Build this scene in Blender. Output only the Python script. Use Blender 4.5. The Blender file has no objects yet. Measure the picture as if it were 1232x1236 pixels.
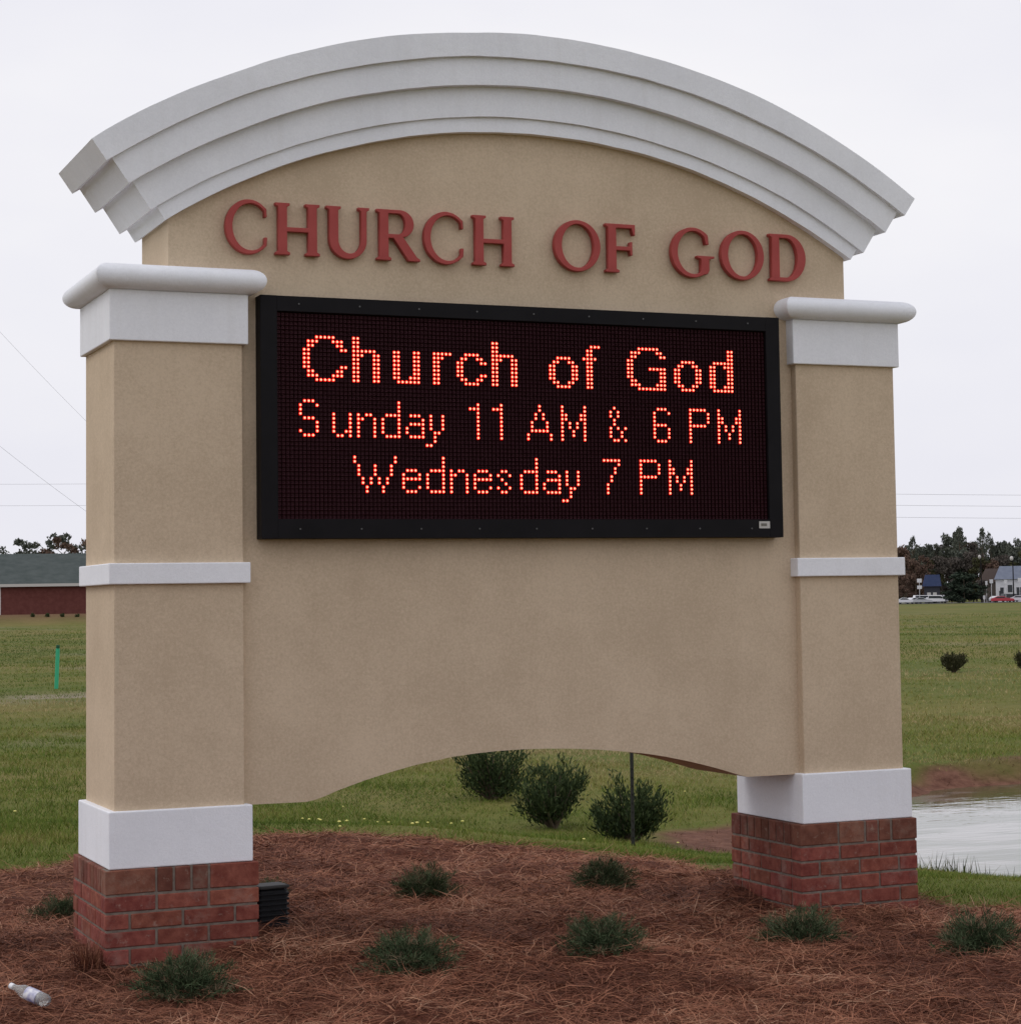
import bpy, bmesh, math, random
import numpy as np
from mathutils import Vector, Matrix

random.seed(7)
RNG = np.random.default_rng(11)
SC = bpy.context.scene
COL = SC.collection

# ------------------------------------------------------------------ camera
def camera_axes(yaw, pitch, roll):
    cy, sy, cp, sp, cr, sr = (math.cos(yaw), math.sin(yaw), math.cos(pitch), math.sin(pitch), math.cos(roll), math.sin(roll))
    f = Vector((sy*cp, cy*cp, sp)); r = Vector((cy, -sy, 0)); u = r.cross(f)
    return r*cr + u*sr, -r*sr + u*cr, f
CAM = Vector((-1.9437, -8.6909, 1.4141))
cr_, cu_, cf_ = camera_axes(0.4231, 0.0660, -0.0164)
cd = bpy.data.cameras.new('camera'); cam = bpy.data.objects.new('camera', cd); COL.objects.link(cam)
M = Matrix.Identity(4)
for i, a in enumerate((cr_, cu_, -cf_)):
    for k in range(3): M[k][i] = a[k]
M.translation = CAM
cam.matrix_world = M
cd.sensor_fit = 'HORIZONTAL'; cd.sensor_width = 36
cd.lens = 2573.921*36/1232
cd.shift_x = -109.4/1232; cd.shift_y = -62.28/1232
cd.clip_start = .1; cd.clip_end = 6000
SC.camera = cam

# ------------------------------------------------------------------ world (overcast)
SUN_EL, SUN_AZ = math.radians(48), math.radians(-80)     # azimuth measured from +Y towards +X
W = bpy.data.worlds.new('World'); SC.world = W; W.use_nodes = True
nt = W.node_tree; nt.nodes.clear()
def wn(t, **k):
    n = nt.nodes.new(t)
    for a, b in k.items(): setattr(n, a, b)
    return n
sky = wn('ShaderNodeTexSky', sky_type='NISHITA', sun_disc=False)
sky.sun_elevation = SUN_EL; sky.sun_rotation = SUN_AZ; sky.dust_density = 3
tc = wn('ShaderNodeTexCoord')
mp = wn('ShaderNodeMapping'); mp.inputs['Scale'].default_value = (1.0, 1.0, 2.6)
no = wn('ShaderNodeTexNoise'); no.inputs['Scale'].default_value = 1.7; no.inputs['Detail'].default_value = 5; no.inputs['Roughness'].default_value = .5
rp = wn('ShaderNodeValToRGB')
rp.color_ramp.elements[0].position = .30; rp.color_ramp.elements[0].color = (.745, .750, .865, 1)
rp.color_ramp.elements[1].position = .66; rp.color_ramp.elements[1].color = (.945, .935, .965, 1)
sc10 = wn('ShaderNodeVectorMath', operation='SCALE'); sc10.inputs['Scale'].default_value = 10.0
mx = wn('ShaderNodeMix', data_type='RGBA'); mx.inputs[0].default_value = .96
bg = wn('ShaderNodeBackground'); bg.inputs['Strength'].default_value = .1
wo = wn('ShaderNodeOutputWorld')
L = nt.links.new
L(tc.outputs['Generated'], mp.inputs['Vector']); L(mp.outputs[0], no.inputs['Vector']); L(no.outputs[0], rp.inputs[0])
L(rp.outputs[0], sc10.inputs[0]); L(sky.outputs[0], mx.inputs[6]); L(sc10.outputs[0], mx.inputs[7])
L(mx.outputs[2], bg.inputs[0]); L(bg.outputs[0], wo.inputs[0])

sd = bpy.data.lights.new('sun', 'SUN'); sd.energy = .75; sd.angle = math.radians(35); sd.color = (1, .97, .93)
sun = bpy.data.objects.new('sun', sd); COL.objects.link(sun)
sdir = Vector((math.cos(SUN_EL)*math.sin(SUN_AZ), math.cos(SUN_EL)*math.cos(SUN_AZ), math.sin(SUN_EL)))
sun.rotation_euler = sdir.to_track_quat('Z', 'Y').to_euler(); sun.location = (-20, 5, 30)

SC.view_settings.view_transform = 'Standard'; SC.view_settings.look = 'None'
SC.view_settings.exposure = 0; SC.view_settings.gamma = 1; SC.view_settings.use_curve_mapping = False
SC.render.resolution_x = 1020; SC.render.resolution_y = 1024

# ------------------------------------------------------------------ helpers
def tag(o, label=None, cat=None, group=None, kind=None):
    if label: o['label'] = label
    if cat: o['category'] = cat
    if group: o['group'] = group
    if kind: o['kind'] = kind
    return o
def empty(name, loc=(0, 0, 0), rz=0, label=None, cat=None, group=None):
    o = bpy.data.objects.new(name, None); COL.objects.link(o); o.location = loc; o.rotation_euler.z = rz
    o.empty_display_size = .2
    return tag(o, label, cat, group)
def link(name, me, parent=None, loc=(0, 0, 0), rot=(0, 0, 0), scale=(1, 1, 1)):
    o = bpy.data.objects.new(name, me); COL.objects.link(o); o.parent = parent
    o.location = loc; o.rotation_euler = rot; o.scale = scale
    return o
def bm_mesh(name, bm, m, smooth=False):
    bmesh.ops.recalc_face_normals(bm, faces=bm.faces)
    me = bpy.data.meshes.new(name); bm.to_mesh(me); bm.free()
    me.materials.append(m)
    if smooth: me.polygons.foreach_set('use_smooth', [True]*len(me.polygons))
    return me
def np_mesh(name, v, f, m, smooth=False, attrs=None):
    """v (n,3), f (k,3 or 4)"""
    me = bpy.data.meshes.new(name); n = f.shape[1]
    me.vertices.add(len(v)); me.vertices.foreach_set('co', np.ascontiguousarray(v, dtype=np.float32).ravel())
    me.loops.add(f.size); me.loops.foreach_set('vertex_index', f.ravel().astype(np.int32))
    me.polygons.add(len(f)); me.polygons.foreach_set('loop_start', np.arange(0, f.size, n, dtype=np.int32))
    me.polygons.foreach_set('loop_total', np.full(len(f), n, dtype=np.int32))
    if smooth: me.polygons.foreach_set('use_smooth', np.ones(len(f), bool))
    me.update(calc_edges=True)
    if attrs:
        for k, a in attrs.items():
            at = me.attributes.new(k, 'FLOAT', 'POINT'); at.data.foreach_set('value', a.astype(np.float32))
    me.materials.append(m)
    return me
def box(bm, x0, x1, y0, y1, z0, z1, bev=0, seg=2):
    g = bmesh.ops.create_cube(bm, size=1, matrix=Matrix.Translation(((x0+x1)/2, (y0+y1)/2, (z0+z1)/2)) @ Matrix.Diagonal((x1-x0, y1-y0, z1-z0, 1)))
    if bev:
        es = list({e for v in g['verts'] for e in v.link_edges})
        bmesh.ops.bevel(bm, geom=es, offset=bev, segments=seg, affect='EDGES', profile=.5)
def cyl(bm, p0, p1, r0, r1=None, n=8):
    p0, p1 = Vector(p0), Vector(p1); r1 = r0 if r1 is None else r1
    d = p1-p0; q = d.to_track_quat('Z', 'Y').to_matrix().to_4x4()
    bmesh.ops.create_cone(bm, cap_ends=True, segments=n, radius1=r0, radius2=r1, depth=d.length, matrix=Matrix.Translation((p0+p1)/2) @ q)
def prism(bm, pts, y0, y1):
    """outline in XZ extruded along Y"""
    a = [bm.verts.new((x, y0, z)) for x, z in pts]; b = [bm.verts.new((x, y1, z)) for x, z in pts]
    n = len(pts)
    bm.faces.new(a); bm.faces.new(b[::-1])
    for i in range(n): bm.faces.new((a[i], b[i], b[(i+1) % n], a[(i+1) % n]))

# ------------------------------------------------------------------ materials
def mat(name, base, rough=.8, spec=.3, var=None, vscale=5., vdetail=4, bump=0., bscale=100., bdist=.002, objrand=0., coord='Object', attr=None):
    m = bpy.data.materials.new(name); m.use_nodes = True; n = m.node_tree; p = n.nodes['Principled BSDF']; l = n.links.new
    p.inputs['Roughness'].default_value = rough; p.inputs['Specular IOR Level'].default_value = spec
    t = n.nodes.new('ShaderNodeTexCoord')
    if coord == 'World':
        g = n.nodes.new('ShaderNodeNewGeometry'); vec = g.outputs['Position']
    else: vec = t.outputs['Object']
    last = None
    if var is not None:
        no = n.nodes.new('ShaderNodeTexNoise'); no.inputs['Scale'].default_value = vscale; no.inputs['Detail'].default_value = vdetail; no.inputs['Roughness'].default_value = .6
        l(vec, no.inputs['Vector']); r = n.nodes.new('ShaderNodeValToRGB')
        r.color_ramp.elements[0].position = .32; r.color_ramp.elements[1].position = .68
        r.color_ramp.elements[0].color = (*base, 1); r.color_ramp.elements[1].color = (*var, 1)
        l(no.outputs[0], r.inputs[0]); last = r.outputs[0]
    if attr is not None:      # per-piece random attribute 0..1 -> colour stops
        a = n.nodes.new('ShaderNodeAttribute'); a.attribute_name = attr[0]
        r = n.nodes.new('ShaderNodeValToRGB'); el = r.color_ramp.elements
        cs = attr[1]
        while len(el) < len(cs): el.new(.5)
        for e, (pos, c) in zip(el, cs): e.position = pos; e.color = (*c, 1)
        l(a.outputs['Fac'], r.inputs[0]); last = r.outputs[0]
    if objrand:
        oi = n.nodes.new('ShaderNodeObjectInfo'); h = n.nodes.new('ShaderNodeHueSaturation')
        mr = n.nodes.new('ShaderNodeMapRange'); mr.inputs[3].default_value = 1-objrand; mr.inputs[4].default_value = 1+objrand
        mh = n.nodes.new('ShaderNodeMapRange'); mh.inputs[3].default_value = .5-.006; mh.inputs[4].default_value = .5+.008
        l(oi.outputs['Random'], mr.inputs[0]); l(mr.outputs[0], h.inputs['Value'])
        mu = n.nodes.new('ShaderNodeMath'); mu.operation = 'FRACT'; m2 = n.nodes.new('ShaderNodeMath'); m2.operation = 'MULTIPLY'; m2.inputs[1].default_value = 7.3
        l(oi.outputs['Random'], m2.inputs[0]); l(m2.outputs[0], mu.inputs[0]); l(mu.outputs[0], mh.inputs[0]); l(mh.outputs[0], h.inputs['Hue'])
        if last: l(last, h.inputs['Color'])
        else: h.inputs['Color'].default_value = (*base, 1)
        last = h.outputs[0]
    if last: l(last, p.inputs['Base Color'])
    else: p.inputs['Base Color'].default_value = (*base, 1)
    if bump:
        nb = n.nodes.new('ShaderNodeTexNoise'); nb.inputs['Scale'].default_value = bscale; nb.inputs['Detail'].default_value = 3; nb.inputs['Roughness'].default_value = .7
        l(vec, nb.inputs['Vector']); b = n.nodes.new('ShaderNodeBump'); b.inputs['Strength'].default_value = bump; b.inputs['Distance'].default_value = bdist
        l(nb.outputs[0], b.inputs['Height']); l(b.outputs[0], p.inputs['Normal'])
    return m

def stucco(name, c1, c2, grain):
    """sand finish: small grains in relief and colour, broad faint mottling, thin grime streaks"""
    m = bpy.data.materials.new(name); m.use_nodes = True; n = m.node_tree; p = n.nodes['Principled BSDF']; l = n.links.new
    p.inputs['Roughness'].default_value = .92; p.inputs['Specular IOR Level'].default_value = .15
    g = n.nodes.new('ShaderNodeNewGeometry'); vec = g.outputs['Position']
    def noise(s, d, r=.6, v=None):
        q = n.nodes.new('ShaderNodeTexNoise'); q.inputs['Scale'].default_value = s; q.inputs['Detail'].default_value = d; q.inputs['Roughness'].default_value = r
        l(v or vec, q.inputs['Vector']); return q.outputs[0]
    a = noise(2.2, 5); b = noise(95, 3, .75)
    mixn = n.nodes.new('ShaderNodeMath'); mixn.operation = 'MULTIPLY_ADD'; mixn.inputs[1].default_value = grain
    l(b, mixn.inputs[0]); l(a, mixn.inputs[2])
    sub = n.nodes.new('ShaderNodeMath'); sub.operation = 'SUBTRACT'; sub.inputs[1].default_value = grain*.5; l(mixn.outputs[0], sub.inputs[0])
    r = n.nodes.new('ShaderNodeValToRGB'); r.color_ramp.elements[0].position = .3; r.color_ramp.elements[1].position = .7
    r.color_ramp.elements[0].color = (*c1, 1); r.color_ramp.elements[1].color = (*c2, 1); l(sub.outputs[0], r.inputs[0])
    mp = n.nodes.new('ShaderNodeMapping'); mp.inputs['Scale'].default_value = (9, 9, .55); l(vec, mp.inputs['Vector'])
    s = noise(1.6, 4, .6, mp.outputs[0]); sr = n.nodes.new('ShaderNodeMapRange'); sr.inputs[1].default_value = .52; sr.inputs[2].default_value = .8; sr.inputs[3].default_value = 0; sr.inputs[4].default_value = .22
    l(s, sr.inputs[0])
    mx = n.nodes.new('ShaderNodeMix'); mx.data_type = 'RGBA'; mx.blend_type = 'MULTIPLY'; mx.inputs[7].default_value = (.78, .76, .73, 1)
    l(sr.outputs[0], mx.inputs[0]); l(r.outputs[0], mx.inputs[6]); l(mx.outputs[2], p.inputs['Base Color'])
    bb = noise(150, 4, .8); bu = n.nodes.new('ShaderNodeBump'); bu.inputs['Strength'].default_value = .6; bu.inputs['Distance'].default_value = .0022
    b2 = noise(14, 3, .6); bu2 = n.nodes.new('ShaderNodeBump'); bu2.inputs['Strength'].default_value = .35; bu2.inputs['Distance'].default_value = .006
    l(bb, bu.inputs['Height']); l(b2, bu2.inputs['Height']); l(bu2.outputs[0], bu.inputs['Normal']); l(bu.outputs[0], p.inputs['Normal'])
    return m
TAN = stucco('tan_stucco', (.540, .425, .302), (.655, .525, .382), 1.05)
WHITE = stucco('white_stucco', (.81, .825, .87), (.89, .905, .945), .8)
LETTER = mat('letter_paint', (.36, .062, .056), .5, .2, var=(.41, .076, .068), vscale=14, bump=.15, bscale=60)
MORTAR = mat('mortar', (.15, .118, .098), .95, .1, var=(.25, .21, .175), vscale=30, bump=.6, bscale=150, coord='World')
BRICK = mat('red_brick', (.155, .040, .031), .85, .1, var=(.270, .088, .064), vscale=26, vdetail=6, bump=.7, bscale=110, objrand=.16, coord='World')
BRICKB = mat('brown_brick', (.135, .048, .035), .85, .1, var=(.215, .085, .060), vscale=22, vdetail=6, bump=.7, bscale=110, objrand=.22, coord='World')
def smear(m, scale, lo_, hi_, col, fac):
    """mortar smeared and dried over the faces, in patches fixed in the world"""
    n = m.node_tree; l = n.links.new; p = n.nodes['Principled BSDF']; src = p.inputs['Base Color'].links[0].from_socket
    g = n.nodes.new('ShaderNodeNewGeometry'); q = n.nodes.new('ShaderNodeTexNoise'); q.inputs['Scale'].default_value = scale; q.inputs['Detail'].default_value = 7; q.inputs['Roughness'].default_value = .7
    l(g.outputs['Position'], q.inputs['Vector']); r = n.nodes.new('ShaderNodeMapRange'); r.inputs[1].default_value = lo_; r.inputs[2].default_value = hi_; r.inputs[4].default_value = fac; l(q.outputs[0], r.inputs[0])
    x = n.nodes.new('ShaderNodeMix'); x.data_type = 'RGBA'; l(r.outputs[0], x.inputs[0]); l(src, x.inputs[6]); x.inputs[7].default_value = (*col, 1); l(x.outputs[2], p.inputs['Base Color'])
smear(BRICK, 9, .52, .70, (.30, .20, .165), .55); smear(BRICK, 34, .60, .70, (.36, .27, .22), .5)
smear(BRICKB, 9, .50, .70, (.27, .20, .155), .5); smear(BRICKB, 34, .60, .70, (.34, .27, .21), .5)
FRAME = mat('black_frame_paint', (.0050, .0044, .0056), .6, .15, var=(.0080, .0070, .0088), vscale=8)
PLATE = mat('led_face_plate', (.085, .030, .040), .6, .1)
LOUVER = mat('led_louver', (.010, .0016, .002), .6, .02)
DARKLED = mat('unlit_led', (.05, .016, .022), .5, .2)
STEEL = mat('steel', (.10, .10, .10), .4, .5)
def glow(name, base, col, st):
    m = bpy.data.materials.new(name); m.use_nodes = True; p = m.node_tree.nodes['Principled BSDF']
    p.inputs['Base Color'].default_value = (*base, 1); p.inputs['Roughness'].default_value = .4
    p.inputs['Emission Color'].default_value = (*col, 1); p.inputs['Emission Strength'].default_value = st
    return m
LIT = glow('lit_led_die', (.5, .03, .02), (1.0, .140, .085), 6.0)          # the glowing die
HALO_LENS = glow('lit_led_halo_lens', (.35, .02, .02), (1.0, .008, .006), .95)      # lens dome round it, given its own red glow to paint the halo

# ------------------------------------------------------------------ terrain
def smooth(a, b, x):
    t = np.clip((x-a)/(b-a), 0, 1); return t*t*(3-2*t)
def vnoise(x, y, s, seed=0):
    """cheap smooth value noise, vectorised"""
    x = np.asarray(x)/s+seed*17.3; y = np.asarray(y)/s+seed*9.1
    xi = np.floor(x).astype(np.int64); yi = np.floor(y).astype(np.int64); fx = x-xi; fy = y-yi
    fx = fx*fx*(3-2*fx); fy = fy*fy*(3-2*fy)
    def h(i, j):
        k = (i*374761393+j*668265263+seed*1442695) & 0xffffffff
        k = ((k ^ (k >> 13))*1274126177) & 0xffffffff
        return ((k ^ (k >> 16)) & 0xffff)/65535.
    return (h(xi, yi)*(1-fx)+h(xi+1, yi)*fx)*(1-fy)+(h(xi, yi+1)*(1-fx)+h(xi+1, yi+1)*fx)*fy-.5
POND = np.array([(6.75, 6.2), (6.55, 5.35), (6.75, 4.75), (6.9, 3.75), (8.0, 1.8), (10.5, -.5), (15, -2.5), (22, -1.5), (25, 3), (22, 6.5), (16, 8.8), (11.6, 10.5), (10.2, 10.3), (8.9, 9.1), (7.6, 7.4)])
PATCH = np.array([(4.75, 5.2), (5.35, 6.5), (6.2, 6.9), (6.3, 6.0), (5.6, 5.1), (4.95, 4.75)])
MULCH = np.array([(-5.5, -1), (-4.2, 3.2), (-1.5, 4.0), (-.05, 4.2), (.5, 4.6), (1.2, 5.3), (1.95, 5.5), (2.75, 4.9), (3.05, 3.9), (3.3, 2.9), (3.42, 1.6), (3.62, .5), (3.85, -.4), (4.5, -1.6), (4.6, -3.2), (3.2, -5), (0, -5.6), (-3.5, -4.8)])
def sdf(poly, x, y):
    """signed distance (negative inside) to a polygon"""
    x = np.asarray(x, float); y = np.asarray(y, float); d = np.full(x.shape, 1e9); ins = np.zeros(x.shape, bool); n = len(poly)
    for i in range(n):
        x0, y0 = poly[i]; x1, y1 = poly[(i+1) % n]; ex, ey = x1-x0, y1-y0
        t = np.clip(((x-x0)*ex+(y-y0)*ey)/(ex*ex+ey*ey), 0, 1)
        d = np.minimum(d, np.hypot(x-x0-t*ex, y-y0-t*ey))
        c = ((y0 > y) != (y1 > y)); xx = x0+(y-y0)*ex/np.where(ey == 0, 1e-9, ey)
        ins ^= c & (x < xx)
    return np.where(ins, -d, d)
WATER_Z = -.60
def ground(x, y):
    x = np.asarray(x, float); y = np.asarray(y, float)
    r = np.hypot(x+1.94, y+8.69)
    base = -.13-.25*smooth(60, 500, r)*smooth(-50, 150, x)
    base = base+.13*np.exp(-((x-1)/4.6)**2-((y+.3)/3.4)**2)
    base = base-.050*np.exp(-((x-3.15)/.75)**2-((y+.45)/.6)**2)-.03*np.exp(-((x+.4)/.5)**2-((y+.5)/.5)**2)
    base = base+.018*vnoise(x, y, 1.1, 1)+.05*vnoise(x, y, 5., 2)*smooth(6, 14, r)+.12*vnoise(x, y, 19., 3)*smooth(25, 60, r)
    # raised pad of the brick building at the far left
    west = 1-smooth(70, 110, x)
    base = base*(1-west*smooth(60, 180, y))+west*(.08*smooth(60, 185, y)+.97*smooth(189, 196, y))
    d = sdf(POND, x, y)+.25*vnoise(x, y, .8, 5)+.5*vnoise(x, y, 2.5, 6)
    far = smooth(-1.5, 2.5, (y-5.8)+.35*(x-6))          # far bank
    near_w, far_w = 3.6, 15.
    t = np.clip(d/(near_w*(1-far)+far_w*far), 0, 1)
    cut = .21*smooth(0, .5, d)*far
    prof = np.where(d < 0, WATER_Z+np.clip(d, -1.5, 0)*.3, WATER_Z+cut+((base-WATER_Z-cut)*(t**.8)))
    return np.where(d > 20, base, prof)
def gz(x, y): return float(ground(np.array([x]), np.array([y]))[0])
def axis(lo, fine0, fine1, hi, st, g):
    a = list(np.arange(fine0, fine1, st)); s = st; v = fine1
    while v < hi: a.append(v); s *= g; v += s
    a.append(hi); s = st; v = fine0; b = []
    while v > lo: s *= g; v -= s; b.append(v)
    return np.array(sorted(b)+a)
gx = axis(-1800, -3, 14, 1800, .1, 1.07); gy = axis(-300, -4, 16, 2400, .1, 1.055)
GX, GY = np.meshgrid(gx, gy); GZ = ground(GX, GY)
nx, ny = len(gx), len(gy); idx = np.arange(nx*ny).reshape(ny, nx)
F = np.stack([idx[:-1, :-1], idx[:-1, 1:], idx[1:, 1:], idx[1:, :-1]], -1).reshape(-1, 4)
dp = sdf(POND, GX, GY)+.5*vnoise(GX, GY, .9, 8)
farb = smooth(-1.5, 2.5, (GY-5.8)+.35*(GX-6))
mud = (1-smooth(.15, .6, dp+.6*vnoise(GX, GY, .5, 9)))*farb + (1-smooth(.05, .3, dp))*(1-farb)
mud = np.maximum(mud, 1-smooth(-.15, .1, sdf(PATCH, GX, GY)+.3*vnoise(GX, GY, .5, 17)))
west = 1-smooth(70, 110, GX)
mud = np.maximum(mud, west*smooth(186, 190, GY)*(1-smooth(198, 205, GY))*.8)
path = (1-smooth(10, 15, GX))*np.exp(-((GY-29.8-.12*GX+1.2*vnoise(GX, GY, 6, 12))/1.5)**2)*smooth(-.3, .3, vnoise(GX, GY, 1.2, 13)+.25)
path = np.maximum(path, smooth(.28, .5, vnoise(GX, GY, 3.1, 14)+.3*vnoise(GX, GY, .7, 15))*.35*smooth(14, 22, GY))
def ground_mat():
    m = bpy.data.materials.new('field_grass'); m.use_nodes = True; n = m.node_tree; p = n.nodes['Principled BSDF']; l = n.links.new
    p.inputs['Roughness'].default_value = .95; p.inputs['Specular IOR Level'].default_value = .1
    g = n.nodes.new('ShaderNodeNewGeometry'); vec = g.outputs['Position']
    def noise(s, d, r=.6):
        q = n.nodes.new('ShaderNodeTexNoise'); q.inputs['Scale'].default_value = s; q.inputs['Detail'].default_value = d; q.inputs['Roughness'].default_value = r; l(vec, q.inputs['Vector']); return q.outputs[0]
    def ramp(f, st):
        r = n.nodes.new('ShaderNodeValToRGB'); el = r.color_ramp.elements
        while len(el) < len(st): el.new(.5)
        for e, (po, c) in zip(el, st): e.position = po; e.color = (*c, 1)
        l(f, r.inputs[0]); return r.outputs[0]
    def mix(f, a, b):
        q = n.nodes.new('ShaderNodeMix'); q.data_type = 'RGBA'
        (l(f, q.inputs[0]) if not isinstance(f, float) else setattr(q.inputs[0], 'default_value', f)); l(a, q.inputs[6]); l(b, q.inputs[7]); return q.outputs[2]
    big = ramp(noise(.11, 6, .62), [(.40, (.080, .115, .020)), (.50, (.145, .140, .036)), (.60, (.230, .175, .068))])
    fine = ramp(noise(2.4, 8, .75), [(.35, (.080, .100, .018)), (.62, (.165, .160, .044))])
    gr = mix(.5, big, fine)
    soil = ramp(noise(7, 6, .7), [(.35, (.10, .044, .030)), (.65, (.20, .10, .068))])
    pal = ramp(noise(9, 5, .7), [(.35, (.20, .165, .11)), (.65, (.34, .29, .22))])
    a = n.nodes.new('ShaderNodeAttribute'); a.attribute_name = 'mud'; b = n.nodes.new('ShaderNodeAttribute'); b.attribute_name = 'path'
    c = mix(b.outputs['Fac'], mix(a.outputs['Fac'], gr, soil), pal)
    l(c, p.inputs['Base Color'])
    bu = n.nodes.new('ShaderNodeBump'); bu.inputs['Strength'].default_value = .8; bu.inputs['Distance'].default_value = .05; l(noise(6, 6, .7), bu.inputs['Height']); l(bu.outputs[0], p.inputs['Normal'])
    return m
o = link('ground', np_mesh('ground', np.stack([GX, GY, GZ], -1).reshape(-1, 3), F, ground_mat(), True, {'mud': mud.ravel(), 'path': path.ravel()})); tag(o, kind='structure')

# pond water
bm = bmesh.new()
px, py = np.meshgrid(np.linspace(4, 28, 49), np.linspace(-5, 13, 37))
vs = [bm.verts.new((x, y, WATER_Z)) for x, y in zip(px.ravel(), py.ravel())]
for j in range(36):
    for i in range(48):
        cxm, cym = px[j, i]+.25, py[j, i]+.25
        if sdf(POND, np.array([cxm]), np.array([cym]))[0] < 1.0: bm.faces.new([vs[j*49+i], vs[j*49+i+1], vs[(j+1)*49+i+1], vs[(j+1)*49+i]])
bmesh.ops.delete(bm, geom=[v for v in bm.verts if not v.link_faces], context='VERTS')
WM = bpy.data.materials.new('pond_water'); WM.use_nodes = True; n = WM.node_tree; p = n.nodes['Principled BSDF']
p.inputs['Base Color'].default_value = (.19, .18, .15, 1); p.inputs['Roughness'].default_value = .04; p.inputs['IOR'].default_value = 1.45
g = n.nodes.new('ShaderNodeNewGeometry'); mp = n.nodes.new('ShaderNodeMapping'); mp.inputs['Scale'].default_value = (1.2, 3.2, 1); mp.inputs['Rotation'].default_value = (0, 0, .45)
q = n.nodes.new('ShaderNodeTexNoise'); q.inputs['Scale'].default_value = 2.2; q.inputs['Detail'].default_value = 3
b = n.nodes.new('ShaderNodeBump'); b.inputs['Strength'].default_value = .35; b.inputs['Distance'].default_value = .012
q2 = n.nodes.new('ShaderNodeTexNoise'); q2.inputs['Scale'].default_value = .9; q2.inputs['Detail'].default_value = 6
rw = n.nodes.new('ShaderNodeValToRGB'); rw.color_ramp.elements[0].position = .46; rw.color_ramp.elements[0].color = (.07, .08, .035, 1); rw.color_ramp.elements[1].position = .58; rw.color_ramp.elements[1].color = (.24, .23, .20, 1)  # green-brown scum patches, dark bank reflection painted into the water colour
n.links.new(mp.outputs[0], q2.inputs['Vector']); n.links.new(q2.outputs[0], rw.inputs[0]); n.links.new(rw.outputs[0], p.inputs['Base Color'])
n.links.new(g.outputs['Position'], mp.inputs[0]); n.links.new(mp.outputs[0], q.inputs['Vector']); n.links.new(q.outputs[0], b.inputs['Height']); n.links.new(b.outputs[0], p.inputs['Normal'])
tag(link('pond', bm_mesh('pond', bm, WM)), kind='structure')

# mulch bed: its own sheet, lumpy, sunk below the lawn at its ragged edge
PIERS = [(-.303, .303), (2.760, 3.365)]
def mulch_z(x, y):
    d = sdf(MULCH, x, y)+.28*vnoise(x, y, .45, 21)+.12*vnoise(x, y, .15, 22)
    z = ground(x, y)+.045*smooth(.12, -.5, d)-.03*smooth(-.02, .15, d)
    z = z+(.06*vnoise(x, y, .38, 23)+.04*vnoise(x, y, .13, 24))*smooth(.1, -.4, d)
    for a, b in PIERS:
        dd = np.hypot(np.maximum(np.maximum(a-x, x-b), 0), np.maximum(np.abs(y)-.333, 0)); z = z+.035*np.exp(-(dd/.18)**2)
    return z, d
mx_ = np.arange(-5.6, 4.9, .045); my_ = np.arange(-5.8, 5.9, .045)
MX, MY = np.meshgrid(mx_, my_); MZ, MD = mulch_z(MX, MY)
ix = np.arange(MX.size).reshape(MX.shape); F = np.stack([ix[:-1, :-1], ix[:-1, 1:], ix[1:, 1:], ix[1:, :-1]], -1).reshape(-1, 4)
keep = (MD.ravel()[F] < .14).all(1); F = F[keep]
used = np.unique(F); rem = np.zeros(MX.size, np.int64); rem[used] = np.arange(len(used)); F = rem[F]
V = np.stack([MX, MY, MZ], -1).reshape(-1, 3)[used]
MULM = mat('pine_straw_bed', (.070, .027, .018), .95, .1, var=(.17, .062, .038), vscale=38, vdetail=8, bump=1., bscale=55, bdist=.02, coord='World')
tag(link('mulch_bed', np_mesh('mulch_bed', V, F, MULM, True)), kind='structure')

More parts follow.
